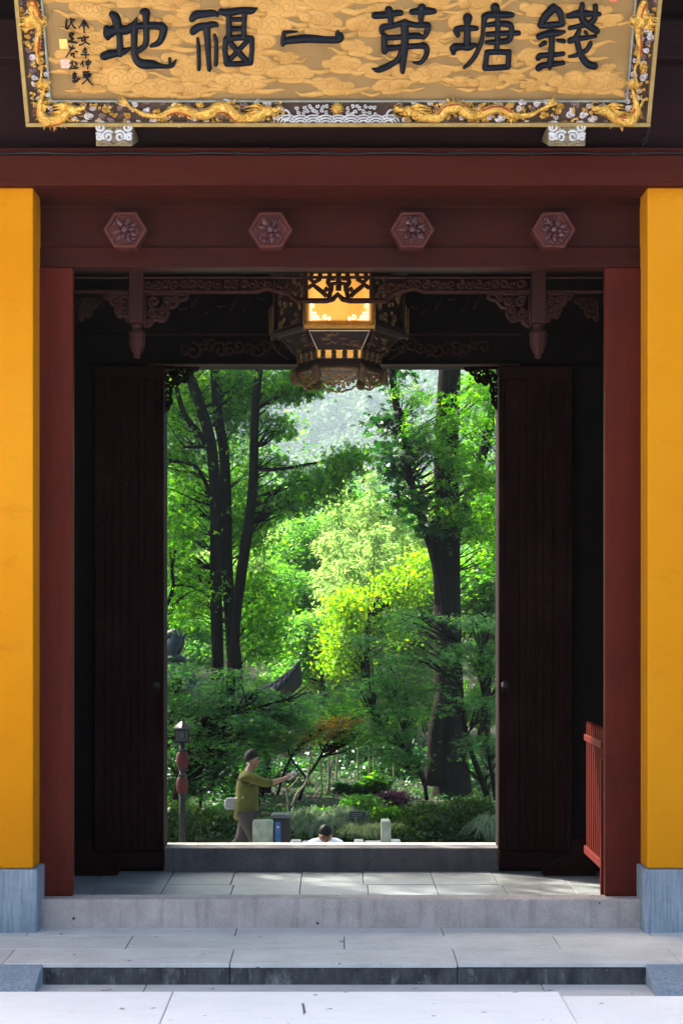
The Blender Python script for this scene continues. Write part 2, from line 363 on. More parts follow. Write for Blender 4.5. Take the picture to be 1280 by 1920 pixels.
slab_row(land, 7.29, 7.66, [-1.29, X(268, 7.5), X(1022, 7.5), 1.39], -.094, .024, M['terrace'])

ter = tag(box('terrace', -6.2, 6.2, 7.70, 8.60, -.2, -.022, M['joint'], None, 0), kind='structure')
slab_row(ter, 7.645, 7.97, [-4.4, -3.42, -2.43, -1.437, -.45, .538, 1.511, 2.5, 3.5, 4.5], 0, .02, M['terrace'])
slab_row(ter, 7.97, 8.29, [-4.9, -3.9, -2.9, -1.92, -.942, .05, 1.03, 2.0, 3.0, 4.0, 5.0], .001, .02, M['terrace'])
slab_row(ter, 8.29, 8.60, [-4.4, -3.42, -2.43, -1.45, -.465, .52, 1.5, 2.5, 3.5, 4.5], 0, .02, M['terrace'])
rc = [-1.268, X(431, 7.65), X(857, 7.65), 1.362]
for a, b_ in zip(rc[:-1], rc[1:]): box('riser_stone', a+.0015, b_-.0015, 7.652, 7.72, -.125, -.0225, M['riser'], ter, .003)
# sloping cheek stones either side of the step, and the terrace edge beyond them
for sx0, sx1 in ((-1.86, -1.262), (1.356, 1.95)):
    MB().prism([(7.655, -.003), (7.44, -.072), (7.40, -.10), (7.40, -.16), (7.655, -.16)], sx0, sx1, 'x').build('cheek_stone', M['granite_top'] if 'granite_top' in M else M['granite'], ter, bevel=.004)
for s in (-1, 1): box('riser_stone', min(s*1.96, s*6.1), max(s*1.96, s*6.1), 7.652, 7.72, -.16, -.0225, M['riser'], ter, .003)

hall = tag(box('hall_floor', -1.95, 1.95, 8.66, 10.38, -.2, -.024, M['joint'], None, 0), kind='structure')
hc = [-1.69, -1.313, -.937, -.556, -.184, .19, .568, .945, 1.32, 1.70]
slab_row(hall, 8.665, 9.10, hc, 0, .022, M['hall'])
slab_row(hall, 9.10, 9.86, [c + .0 for c in hc], 0, .022, M['hall'])
slab_row(hall, 9.86, 10.38, [c - .02*(i % 2) for i, c in enumerate(hc)], 0, .022, M['hall'])

# steps going down behind the gate, path and bed
st = tag(box('garden_steps', -1.6, 1.6, 10.66, 11.9, -.3, -.03, M['terrace'], None, .01), kind='structure')
for k in range(12): box('step', -1.6, 1.6, 11.9 + k*.40, 12.32 + k*.40, -2.1, -.16*(k+1) - .03, M['terrace'], st, .01)
path = tag(box('garden_path', -3.6, 2.6, 16.72, 24.16, -2.1, -1.985, M['terrace'], None, .01), kind='structure')

# ------------------------------------------------------------------ the gatehouse
G = empty('gatehouse', (0, 8.6, 0), 'ochre yellow walled temple gatehouse with dark red timber doorway', 'building')
class Rel:      # parts are made in world coordinates and kept there under the Empty
    pass
def gbox(name, x0, x1, y0, y1, z0, z1, mat, parent=G, bevel=.004):
    return MB().box(x0, x1, y0-8.6, y1-8.6, z0, z1).build(name, mat, parent, bevel=bevel)
def gb(mb, name, mat, parent=G, **kw):
    mb.v = [(x, y-8.6, z) for x, y, z in mb.v]; return mb.build(name, mat, parent, **kw)

WL, WR = X(62.5, 8.40), X(1213, 8.40)          # wall edges at the front
ztop = Z(350, 8.40)
gbox('wall', -6, WL, 8.40, 8.86, .302, ztop+.03, M['yellow'], bevel=.006)
gbox('wall', WR, 6, 8.40, 8.86, .302, ztop+.03, M['yellow'], bevel=.006)
gbox('wall', -6, -1.55, 8.95, 10.6, -.1, 4.3, M['dim_timber'], bevel=0)
gbox('wall', 1.55+.2, 6, 8.95, 10.6, -.1, 4.3, M['dim_timber'], bevel=0)
pl = -WL + .012; plr = WR - .010
gbox('plinth', -6, WL+.024, 8.372, 8.90, -.02, .30, M['granite'], bevel=.008)
gbox('plinth', WR-.02, 6, 8.372, 8.90, -.02, .30, M['granite'], bevel=.008)
# sills
gbox('threshold', X(68.5, 8.5), X(1203, 8.5), 8.50, 8.645, -.02, .139, M['sill'], bevel=.007)
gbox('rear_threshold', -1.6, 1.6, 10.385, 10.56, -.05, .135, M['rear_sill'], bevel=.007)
# jambs
jl0, jl1, jr0, jr1 = X(69.5, 8.58), X(136.5, 8.58), X(1133.5, 8.58), X(1201.5, 8.58)
zl = Z(505, 8.6)                                # underside of the door lintel
gbox('jamb', jl0, jl1, 8.585, 8.64, .141, zl+.006, M['jamb_lacquer'], bevel=.006)
gbox('jamb', jr0, jr1, 8.585, 8.64, .141, zl+.006, M['jamb_lacquer'], bevel=.006)
# door lintel with its bands
L0, L1 = X(70, 8.6), X(1202, 8.6)
gbox('door_lintel', L0, L1, 8.612, 8.71, zl+.010, Z(372, 8.6)+.1, M['lintel_lacquer'], bevel=.004)
gbox('lintel_band', L0+.002, L1-.002, 8.596, 8.611, zl+.0085, Z(463, 8.6), M['lintel_lacquer'], bevel=.004)
gbox('lintel_band', L0+.002, L1-.002, 8.600, 8.611, Z(388, 8.6), Z(374, 8.6)+.02, M['lintel_lacquer'], bevel=.003)
# outer lintel, ledge board, panel and upper beams behind the plaque
gbox('outer_lintel', -6, 6, 8.335, 8.80, Z(347, 8.335), Z(290, 8.335), M['outer_lacquer'], bevel=.008)
gbox('ledge_board', -6, X(238, 8.36)-.001, 8.355, 8.50, Z(289, 8.335)+.004, Z(276.5, 8.35), M['outer_lacquer'], bevel=.003)
gbox('ledge_board', X(238, 8.36)+.001, X(507, 8.36)-.001, 8.357, 8.50, Z(289, 8.335)+.004, Z(276.5, 8.35)+.002, M['outer_lacquer'], bevel=.003)
gbox('ledge_board', X(507, 8.36)+.001, X(760, 8.36)-.001, 8.355, 8.50, Z(289, 8.335)+.004, Z(276.5, 8.35), M['outer_lacquer'], bevel=.003)
gbox('ledge_board', X(760, 8.36)+.001, 6, 8.357, 8.50, Z(289, 8.335)+.004, Z(276.5, 8.35)+.001, M['outer_lacquer'], bevel=.003)
zp = Z(276.5, 8.35) + .003
gbox('frieze_board', -6, 6, 8.44, 8.80, zp, Z(112, 8.44), M['panel_lacquer'], bevel=.003)
gbox('upper_beam', -6, 6, 8.36, 8.80, Z(110, 8.36), Z(34, 8.36), M['panel_lacquer'], bevel=.01)
gbox('frieze_board', -6, 6, 8.47, 8.80, Z(33, 8.36), 4.75, M['dark_lacquer'], bevel=.003)
gbox('eave_beam', -6, 6, 8.25, 8.60, 4.76, 5.0, M['dark_lacquer'], bevel=.01)
# hall ceiling and roof
gbox('ceiling', -6, 6, 8.80, 10.75, 3.95, 4.02, M['dim_timber'], bevel=0)
roofmat = mottled('grey_roof_tile', (.035,.037,.042), (.075,.078,.085), 6, .8, bumps=.4)
rf = MB()
prof = [(7.15, 5.02), (7.7, 5.22), (8.6, 5.75), (9.6, 6.55), (10.6, 5.75), (11.3, 5.22), (11.8, 5.0)]
top = [(a, z+.10) for a, z in prof]; rf.prism(prof + top[::-1], -6.3, 6.3, 'x')
roof = gb(rf, 'roof', roofmat, bevel=0)
tl = MB()
for k in range(50):
    xx = -6.2 + k*.253
    tl.tube([(xx, a-8.6, z+.02) for a, z in top], .055, 6)
tl.build('tile_ridges', roofmat, roof, smooth=True, kind='stuff')
rt = MB()
for k in range(44): rt.tube([(-6.1 + k*.284, 7.2-8.6, 4.98), (-6.1 + k*.284, 8.3-8.6, 5.42)], .04, 8)
rt.build('rafters', M['dark_lacquer'], roof, kind='stuff')
gbox('gable_wall', -6.05, -6.0, 8.4, 10.6, 0, 5.6, M['yellow'], bevel=0); gbox('gable_wall', 6.0, 6.05, 8.4, 10.6, 0, 5.6, M['yellow'], bevel=0)

# four hexagonal bosses, each with a carved flower
def boss(px, seed):
    c = P(px, 431.5, 8.52); r = .1065; rr = random.Random(seed)
    hexp = [(r*math.cos(math.pi/3*k), r*math.sin(math.pi/3*k)*.93) for k in range(6)]
    o = MB().prism([(p[0], p[1]) for p in hexp], 0, .075).build('door_boss', M['boss_lacquer'], G, bevel=.003)
    o.location = (c.x, 8.522-8.6, c.z)
    # raised rim round a sunk field
    rim = MB()
    for k in range(6):
        a, b_ = hexp[k], hexp[(k+1) % 6]
        rim.add([(a[0]*.995, -.0105, a[1]*.995), (b_[0]*.995, -.0105, b_[1]*.995), (b_[0]*.84, -.0105, b_[1]*.84), (a[0]*.84, -.0105, a[1]*.84),
                 (a[0]*.995, -.0005, a[1]*.995), (b_[0]*.995, -.0005, b_[1]*.995), (b_[0]*.80, -.0005, b_[1]*.80), (a[0]*.80, -.0005, a[1]*.80)],
                [(0,1,2,3), (0,4,5,1), (3,2,6,7)])
    rim.build('rim', M['boss_lacquer'], o)
    fl = MB(); up = Vector((0,-1,0))
    for ring, (n, r0, r1, w, h) in enumerate(((7, .022, .064, .013, .014), (6, .012, .042, .011, .026))):
        for k in range(n):
            a = 2*math.pi*(k + .5*ring)/n + rr.uniform(-.16, .16); L = r1*rr.uniform(.85, 1.12); ww = w*rr.uniform(.8, 1.2)
            dx, dz = math.cos(a), math.sin(a); sx, sz = -dz, dx
            rows = []
            for t, wf, hf in ((0,.35,.2), (.3,.9,.8), (.6,1,1.0), (.85,.6,1.15), (1,.05,.9)):
                q = r0 + (L-r0)*t
                rows.append([(dx*q + sx*ww*wf*e, -.002 - h*hf*(1 - .55*abs(e)**2 if abs(e) < 1 else .25), dz*q + sz*ww*wf*e) for e in (-1, -.5, 0, .5, 1)])
            vs = [v for r_ in rows for v in r_]
            fl.add(vs, [(i*5+j, i*5+j+1, (i+1)*5+j+1, (i+1)*5+j) for i in range(4) for j in range(4)])
        if ring == 0:
            for k in range(9):       # small curling leaves at the back
                a = rr.uniform(0, 6.28); q = rr.uniform(.05, .068)
                fl.tube([(math.cos(a)*q*.7, -.004, math.sin(a)*q*.7), (math.cos(a)*q, -.010, math.sin(a)*q), (math.cos(a+.25)*q*1.05, -.006, math.sin(a+.25)*q*1.05)], [.005, .006, .001], 6)
    fl.ball((0, -.026, 0), .016, 12, 8, (1, .8, 1)); fl.tube([(0, -.036, -.004), (.003, -.041, .004)], [.004, .002], 6)
    f = fl.build('flower', M['flower_lacquer'], o, smooth=True); f.rotation_euler = (0, rr.uniform(-.4, .4), 0)
for i, px in enumerate((235.5, 507, 772.5, 1037)): boss(px, i+3)

# ------------------------------------------------------------------ carved screens inside the hall
def fret(mb, pts, y, w, t=.03, n=6):
    """flat carved ribbon in an x-z plane"""
    mb.tube([(p[0], y, p[1]) for p in pts], w, n, (Vector((0,1,0)), t/w/2))
def bracket(px0, px1, py0, py1, d, flip, mat=M['carved_wood'], name='carved_bracket', seed=0):
    """pierced corner bracket: full height at the post side (px0), tapering to px1"""
    rr = random.Random(seed); mb = MB(); x0, x1 = X(px0, d), X(px1, d); z1, z0 = Z(py0, d), Z(py1, d); W = x1-x0; H = z1-z0
    fret(mb, [(x0, z1), (x1, z1)], d, .010); fret(mb, [(x0, z1), (x0, z0)], d, .010)
    edge = [(0,1), (.10,.97), (.22,.80), (.42,.84), (.55,.62), (.52,.45), (.70,.40), (.80,.22), (.97,.16), (1,0)]
    e = spline([(x0 + W*u, z1 - H*v) for u, v in edge], 4); fret(mb, [tuple(q) for q in e], d, .009)
    for u, v, r, s in ((.20,.62,.17,1), (.22,.25,.18,-1), (.52,.22,.16,1), (.40,.50,.13,-1), (.72,.15,.11,1), (.12,.85,.10,-1), (.36,.72,.10,1)):
        fret(mb, spiral(x0 + W*u, z1 - H*v, abs(H)*r, 1.3, 12, rr.uniform(0, 6), s*(1 if W > 0 else -1)), d, .0085)
    mb.v = [(x, y-8.6, z) for x, y, z in mb.v]
    return mb.build(name, mat, G, smooth=True)
D2 = 8.98
for side, cxp in ((-1, 257), (1, 1008)):
    x = X(cxp, D2); w = .036
    o = gbox('drop_post', x-w, x+w, D2-w, D2+w, Z(607, D2), 3.6, M['carved_wood'], bevel=.006)
    k = 1/F*D2
    prof = [(.026, 0), (.034, .008), (.022, .022), (.022, .030), (.040, .042), (.044, .062), (.036, .070), (.041, .085), (.038, .115), (.026, .145), (.014, .162), (.022, .172), (.010, .178)]
    top_z = Z(607, D2)
    bd = MB().lathe([(r, -z) for r, z in prof][::-1], (x, D2-8.6, top_z), 32, .07, 8); bd.build('lotus_bud', M['carved_wood'], o, smooth=True)
bracket(272, 352, 550, 612, D2, 1, seed=1); bracket(243, 196, 550, 603, D2, 1, seed=2); bracket(150, 190, 560, 600, D2+.3, 1, seed=3)
bracket(993, 914, 550, 612, D2, 1, seed=4); bracket(1024, 1072, 550, 603, D2, 1, seed=5); bracket(1120, 1078, 560, 600, D2+.3, 1, seed=6)
# hanging fretwork frieze with a stepped lower rail
fz = MB(); D3 = 8.98
def rail_line(pts, w=.012): fret(fz, [(X(a, D3), Z(b_, D3)) for a, b_ in pts], D3, w, .03, 4)
rail_line([(140, 546), (243, 546)]); rail_line([(271, 546), (482, 546), (500, 540), (520, 545), (540, 550), (556, 564), (612, 564), (624, 561), (633, 552), (642, 561), (655, 564), (722, 564), (738, 550), (755, 545), (775, 540), (795, 546), (994, 546)], .014)
rail_line([(1022, 546), (1133, 546)]); rail_line([(140, 520), (1133, 520)], .008)
for i in range(44):
    px = 280 + i*16.2
    if 570 < px < 702: continue
    fret(fz, spiral(X(px, D3), Z(533 if not (520 < px < 760) else 540, D3), .026, 1.2, 10, R.uniform(0, 6), R.choice((-1, 1))), D3, .008)
for s in (-1, 1):
    c = 634.5
    for pts in ([(62, 510), (62, 564)], [(58, 540), (48, 534), (40, 540), (30, 548), (22, 556)], [(34, 512), (36, 524), (46, 530), (54, 522), (50, 512)], [(16, 512), (20, 530), (14, 540), (18, 560)], [(26, 540), (20, 545)], [(6, 522), (16, 522)], [(2, 532), (12, 532), (14, 546)], [(-1, 505), (-1, 545)]):
        rail_line([(c + s*a, b_) for a, b_ in pts], .012)
frz = gb(fz, 'hanging_frieze', M['carved_wood'])
gbox('tie_beam', -1.55, 1.75, 9.02, 9.14, Z(505, 9.02), 3.8, M['dim_timber'])
# rear doorway: head beams with carved bands, brackets, open door leaves
gbox('rear_beam', -1.55, 1.75, 10.40, 10.62, Z(684, 10.4), Z(626, 10.4), M['dim_timber'], bevel=.006)
gbox('rear_beam', -1.55, 1.75, 10.36, 10.62, Z(625, 10.36), 3.96, M['dim_timber'], bevel=.006)
cv = MB()
for i in range(34):
    px = 345 + i*17
    if 560 < px < 700: continue
    fret(cv, spiral(X(px, 10.39), Z(652 + R.uniform(-7, 7), 10.39), R.uniform(.03, .055), 1.2, 10, R.uniform(0, 6), R.choice((-1, 1))), 10.39, .008)
for i in range(26):
    px = 335 + i*24
    if 540 < px < 720: continue
    fret(cv, [(X(px, 10.35), Z(570 + R.uniform(-15, 25), 10.35)), (X(px+16, 10.35), Z(566 + R.uniform(-15, 25), 10.35))], 10.35, .006)
gb(cv, 'carved_band', M['carved_wood'], smooth=True, kind='stuff')
for py in (626, 682): gbox('moulding', -1.1, 1.1, 10.345, 10.36 if py < 650 else 10.40, Z(py+2, 10.35), Z(py-1, 10.35), M['carved_wood'], bevel=.003)
bracket(330, 372, 688, 722, 10.5, 1, M['dim_timber'], seed=7); bracket(912, 872, 688, 722, 10.5, 1, M['dim_timber'], seed=8)
bracket(306, 332, 690, 776, 10.45, 1, M['dim_timber'], seed=9); bracket(936, 914, 690, 776, 10.45, 1, M['dim_timber'], seed=10)
gbox('rear_wall_panel', -1.55, X(330, 10.5), 10.40, 10.62, Z(690, 10.4), Z(684, 10.4)+.0, M['dim_timber'])
def door_leaf(x0, x1, edge):
    """opened leaf lying against the rear wall, planked, with stiles and a ring handle"""
    z0, z1 = .03, Z(686, 10.3)
    e = empty('door_leaf_root')
    COL.objects.unlink(e); bpy.data.objects.remove(e)
    leaf = gbox('door_leaf', x0, x1, 10.33, 10.37, z0, z1, M['door_lacquer'], bevel=.004)
    n = 8; ws = [R.uniform(.6, 1.5) for k in range(n)]; cs = np.concatenate([[0], np.cumsum(ws)])/sum(ws)*(x1-x0) + x0
    for k in range(n):
        gbox('plank', cs[k]+.002, cs[k+1]-.002, 10.317-R.uniform(0, .006), 10.329, z0+.10, z1-.08, M['door_lacquer'], leaf, .003)
    for a, b_ in ((z0+.002, z0+.095), (z1-.075, z1-.002)): gbox('rail', x0+.003, x1-.003, 10.306, 10.329, a, b_, M['door_lacquer'], leaf, .004)
    hx = X(293 if edge < 0 else 946, 10.3); hz = Z(1284, 10.3)
    h = MB(); h.lathe([(.022, 0), (.019, .005), (.008, .009)], (0, 0, 0), 16); h.v = [(hx+a, 10.300-8.6-c, hz+b_) for a, b_, c in h.v]
    h.tube([(hx+.020*math.sin(t*.5236), 10.290-8.6, hz-.018-.020*math.cos(t*.5236)) for t in range(13)], .003, 6)
    h.build('ring_handle', M['black'], leaf, smooth=True)
door_leaf(X(178, 10.33), X(308, 10.33), -1); door_leaf(X(933.5, 10.33), X(1072, 10.33), 1)
gbox('rear_wall_panel', -1.56, X(308, 10.4), 10.38, 10.60, 0, Z(686, 10.4), M['dim_timber'], bevel=0)
gbox('rear_wall_panel', X(934, 10.4), 1.76, 10.38, 10.60, 0, Z(686, 10.4), M['dim_timber'], bevel=0)
# boot-shaped door stops at the foot of the leaves
for s, px in ((1, 1050), (-1, 188)):
    x = X(px, 10.2); q = lambda a: x + s*a
    pts = [(q(-.10), .0), (q(.20), .0), (q(.20), .20), (q(.13), .22), (q(.07), .20), (q(.05), .12), (q(-.02), .085), (q(-.085), .06), (q(-.11), .03)]
    if s < 0: pts = pts[::-1]
    gb(MB().prism(pts, 10.18, 10.28), 'door_stop', M['door_lacquer'], bevel=.006)
# ------------------------------------------------------------------ the plaque
TH = math.radians(32); PB = Vector((X(633.5, 8.2), 8.20, Z(236, 8.2)))
PT = Vector((0, -math.sin(TH), math.cos(TH))); PN = Vector((0, -math.cos(TH), -math.sin(TH)))
PL = empty('plaque', PB, 'carved gilt name plaque with dragon frame and six black characters', 'plaque', rot=(TH, 0, 0))
def uv(px, py):
    ray = Vector(((px-CX)/F, 1, -(py-CY)/F)); o = Vector((0, 0, CZ))
    t = (PB - o).dot(PN)/ray.dot(PN); q = o + ray*t - PB
    return q.x, q.dot(PT)
UL = uv(50, 236)[0]; UR = uv(1217, 236)[0]; VF = uv(634, 187)[1]; FL = uv(97, 187)[0]; FR = uv(1172, 187)[0]
VC = uv(634, 75)[1]; VT = 2*VC - VF; VTT = VT + VF
MB().box(FL-.01, FR+.01, .012, .05, VF-.01, VT+.01).build('board', M['gold_ground'], PL)
# frame: ground, outer edge, inner moulding
fg = MB(); fg.box(UL+.02, UR-.02, .004, .06, .02, VF-.008); fg.box(UL+.02, UR-.02, .004, .06, VT+.008, VTT-.02); fg.box(UL+.02, FL-.008, .004, .06, VF-.007, VT+.007); fg.box(FR+.008, UR-.02, .004, .06, VF-.007, VT+.007)
frame = fg.build('frame', M['frame_ground'], PL)
eg = MB(); e = .020
eg.box(UL, UR, -.022, .065, 0, e); eg.box(UL, UR, -.022, .065, VTT-e, VTT); eg.box(UL, UL+e, -.0215, .064, e, VTT-e); eg.box(UR-e, UR, -.0215, .064, e, VTT-e)
eg.build('outer_edge', M['frame_gold'], PL, bevel=.003)
ig = MB(); w = .010
ig.box(FL-w, FR+w, -.010, .011, VF-w, VF); ig.box(FL-w, FR+w, -.010, .011, VT, VT+w); ig.box(FL-w, FL, -.0095, .0105, VF, VT); ig.box(FR, FR+w, -.0095, .0105, VF, VT)
ig.build('inner_moulding', M['frame_inner'], PL, bevel=.003)

def dome(mb, u, v, r, h, n=14, sq=1.0):
    vs = [(u, -h, v)]
    for q, hh in ((.72, .92), (.92, .62), (1, 0)):
        vs += [(u + r*q*math.cos(2*math.pi*k/n), -h*hh, v + r*q*sq*math.sin(2*math.pi*k/n)) for k in range(n)]
    fs = [(0, 1+k, 1+(k+1) % n) for k in range(n)]
    for i in range(2): fs += [(1+i*n+k, 1+(i+1)*n+k, 1+(i+1)*n+(k+1) % n, 1+i*n+(k+1) % n) for k in range(n)]
    mb.add(vs, fs)
YN = Vector((0, 1, 0))
def cloud_mesh(seed):
    rr = random.Random(seed); mb = MB(); W = rr.uniform(.075, .11); n = rr.randint(4, 6)
    for k in range(n):
        t = (k+.5)/n; u = (t-.5)*2*W*.8; r = W*(.30 + .24*math.sin(math.pi*t))*rr.uniform(.8, 1.15)
        dome(mb, u, rr.uniform(-.004, .018), r, .0045 + .0012*k*(1 if k % 2 else .6), sq=.72)
        mb.tube([(a, -.0052 - .0012*k, b_) for a, b_ in spiral(u, .006, r*.62, 1.5, 16, rr.uniform(0, 6), rr.choice((-1, 1)))], .0011, 4)
    for s in (-1, 1):          # trailing wisps
        if rr.random() < .8:
            mb.tube([(s*W*.5, -.002, -.022), (s*W*1.0, -.003, -.026 + rr.uniform(-.01, .01)), (s*W*1.5, -.002, -.020 + rr.uniform(-.012, .02)), (s*W*1.8, -.001, -.012)], [.014, .012, .006, .001], 6, (YN, .3))
    dome(mb, 0, -.018, W*.75, .0042, sq=.28)
    return mb.mesh('cloud_relief', True)
cms = [cloud_mesh(40+i) for i in range(9)]
rr = random.Random(3); put = []; tries = 0
while len(put) < 82 and tries < 9000:
    tries += 1; u = rr.uniform(FL+.10, FR-.10); v = rr.uniform(VF+.04, VT-.04); s = rr.choice((.7, .9, 1.1, 1.35))
    if any(abs(u-q[0]) < .115*(s+q[2])*.50 and abs(v-q[1]) < .056*(s+q[2])*.50 for q in put): continue
    put.append((u, v, s)); o = place('cloud_relief', cms[rr.randrange(9)], M['gold_cloud'], PL)
    o.location = (u, .0122 - .0003*rr.random(), v); o.scale = (s*rr.choice((-1, 1)), 1, s*rr.uniform(.85, 1.1)); o.rotation_euler = (0, rr.uniform(-.12, .12), 0)

# ---- characters: brush strokes with a rounded, swollen section
def stroke(mb, pts, h0=.006, hk=.45, k=5):
    sp = spline(pts, k) if len(pts) > 2 else [np.array(pts[0])*(1-t) + np.array(pts[1])*t for t in np.linspace(0, 1, 6)]
    P3 = [Vector((p[0], 0, p[1])) for p in sp]; W = [max(p[2], .0008) for p in sp]; m = len(P3)
    dirs = []
    for i in range(m):
        t = P3[min(i+1, m-1)] - P3[max(i-1, 0)]; dirs.append(t.normalized() if t.length > 1e-9 else Vector((1,0,0)))
    # round caps
    caps0 = [(P3[0] - dirs[0]*W[0]*c, W[0]*math.sqrt(max(0, 1-c*c)), dirs[0], 1) for c in (1, .86, .55)]
    caps1 = [(P3[-1] + dirs[-1]*W[-1]*c, W[-1]*math.sqrt(max(0, 1-c*c)), dirs[-1], 1) for c in (.55, .86, 1)]
    rows = caps0 + [(P3[i], W[i], dirs[i], 1) for i in range(m)] + caps1
    vs = []; fs = []; S = 7
    wm = [W[0]]*3 + W + [W[-1]]*3
    for (p, w, d, _), w0 in zip(rows, wm):
        sd = Vector((-d.z, 0, d.x)); H = h0 + hk*w
        for j in range(S):
            a = math.pi*j/(S-1)
            vs.append((p.x + sd.x*w*math.cos(a), -.0005 + .013 - .0135 - H*math.sin(a)**.8 if 0 < j < S-1 else .0122, p.z + sd.z*w*math.cos(a)))
    for i in range(len(rows)-1):
        for j in range(S-1): fs.append((i*S+j, i*S+j+1, (i+1)*S+j+1, (i+1)*S+j))
    mb.add(vs, fs)
def character(name, ox, sc, strokes, oy=0, mat='ink', h0=.006, hk=.45, label=None):
    mb = MB(); pm = uv(101, 75)[0]-uv(100, 75)[0]
    for s in strokes:
        q = []
        for p in s:
            a, b_ = uv(ox + p[0]/sc, oy + p[1]/sc); q.append((a, b_, p[2]/sc*pm*1.07))
        stroke(mb, q, h0, hk)
    o = mb.build(name, M[mat], PL, smooth=True)
    if label: o['label'] = label
    return o
S1 = 1280/150
character('character', 180, 8.0, [
 [(245,220,48),(290,260,70),(315,340,66),(340,450,60),(358,600,48),(362,800,55)],
 [(160,440,50),(190,495,80),(300,450,65),(460,450,66),(560,385,50),(612,280,14)], [(180,560,42),(160,520,50)],
 [(130,840,66),(200,820,62),(330,800,48),(420,775,45),(495,735,26)],
 [(570,400,55),(575,600,50),(572,780,50),(612,900,58),(700,960,70),(850,968,66),(960,990,40),(1080,1000,28),(1150,975,32),(1200,905,14)],
 [(1105,885,24),(1112,960,18)], [(600,395,42),(750,385,50),(900,385,55),(1000,410,62),(1010,480,58),(985,575,50),(930,650,45),(830,690,26)],
 [(690,185,34),(745,190,62),(752,300,48),(755,450,48),(755,600,48),(730,690,46),(640,760,40),(590,790,30)]])
character('character', 345, S1, [
 [(130,300,52),(200,240,66),(350,222,56),(480,215,50),(540,252,22)], [(150,500,60),(230,440,62),(380,410,50),(500,390,40),(540,425,14)],
 [(360,440,60),(375,650,52),(390,900,45),(405,1105,40)], [(220,620,24),(235,800,34),(240,1100,34)], [(490,570,28),(515,700,33),(510,1025,38)],
 [(590,190,45),(700,205,62),(900,172,55),(1080,172,52),(1165,135,14)], [(715,230,50),(720,450,45),(720,600,45)], [(965,220,45),(960,400,38),(955,600,45)],
 [(740,312,38),(950,312,34)], [(740,465,38),(950,465,34)], [(740,602,38),(950,602,42)], [(668,640,46),(655,800,42),(680,1005,50)],
 [(690,1020,48),(860,1022,46),(1060,1000,48)], [(1080,620,45),(1085,800,40),(1065,1000,45)], [(680,630,50),(850,612,38),(1080,612,38)],
 [(740,690,44),(860,820,44),(990,970,50)], [(1010,660,38),(880,800,40),(740,950,34)]])
character('character', 520, S1, [[(100,540,32),(95,640,42),(88,705,38)], [(100,520,26),(200,514,24),(322,508,10)],
 [(120,665,46),(260,640,58),(500,622,64),(750,636,56),(950,636,55),(1005,600,62),(960,545,44),(965,502,22)]])
character('character', 685, S1, [
 [(150,250,54),(300,240,56),(420,225,50),(562,210,42)], [(370,165,64),(398,260,56),(405,370,44)], [(740,190,44),(880,180,60),(1000,180,56),(1092,180,44)],
 [(900,125,64),(888,250,55),(885,370,30)], [(260,510,42),(272,440,50),(400,420,45),(550,380,46),(620,368,50),(800,400,40),(980,402,45),(1000,450,45),(970,540,42),(930,602,32)],
 [(310,602,42),(450,602,42),(600,590,42),(760,577,45),(860,582,45),(920,602,26)], [(300,580,48),(300,700,48),(305,812,54)],
 [(320,782,48),(450,767,42),(600,752,42),(800,737,45),(945,740,48),(982,810,45),(960,900,40),(900,990,34),(830,1010,28),(750,1000,8)],
 [(625,370,64),(630,600,62),(620,800,60),(600,1000,52),(592,1138,42)], [(570,830,40),(520,950,42),(400,1040,45),(250,1110,46),(180,1122,38),(105,1098,8)]])
character('character', 835, S1, [
 [(350,295,78),(350,385,52),(345,500,54),(345,720,56)], [(190,555,44),(165,470,44),(300,452,50),(490,455,38)], [(125,835,46),(130,770,62),(250,752,50),(370,752,60),(475,722,28)],
 [(620,300,48),(605,400,38),(590,560,32),(560,700,36),(480,880,38),(390,1000,36),(300,1080,26)], [(790,125,74),(832,200,48)],
 [(622,275,55),(680,242,50),(830,240,50),(960,242,48),(1060,242,40)], [(832,200,45),(835,400,42),(830,600,42),(815,790,42)],
 [(660,402,34),(830,382,40),(1000,395,45),(1050,440,45),(1045,560,45),(1000,650,45),(850,672,38),(700,682,34),(650,682,24)],
 [(670,552,40),(830,540,42),(1000,530,40),(1162,530,40)], [(660,850,45),(630,1085,48)], [(660,840,42),(850,832,42),(1010,840,45)], [(1010,850,45),(1000,1055,45)], [(630,1090,46),(800,1087,46),(990,1072,44)]])
character('character', 990, S1, [
 [(400,130,62),(280,250,66),(190,400,48)], [(400,130,62),(500,200,52),(542,380,48)], [(190,405,48),(360,402,54),(540,385,48)],
 [(170,590,48),(280,552,50),(380,530,56),(480,530,48),(572,510,26)], [(380,540,50),(375,700,46),(365,850,48),(350,1000,52),(340,1100,22)],
 [(190,730,28),(260,690,38)], [(470,650,26),(560,660,38)], [(155,925,46),(200,890,46),(380,880,40),(555,860,36)], [(165,1088,54),(220,1052,50),(380,1030,42),(555,1010,34)],
 [(640,262,38),(740,232,60),(850,222,60),(1000,222,44),(1132,228,34)], [(862,80,40),(840,200,50),(870,320,55),(960,410,55),(1085,492,54)],
 [(1070,110,45),(1070,200,40),(1050,310,45),(960,380,45),(800,420,38),(660,450,34)], [(670,650,50),(760,622,45),(900,605,38),(1072,580,28)],
 [(810,490,38),(770,600,48),(800,760,48),(850,900,52),(940,1020,58),(1052,1060,58)], [(910,515,30),(942,560,26)], [(990,700,38),(930,800,38),(850,842,34),(740,890,30),(650,905,22)]])
w = 15
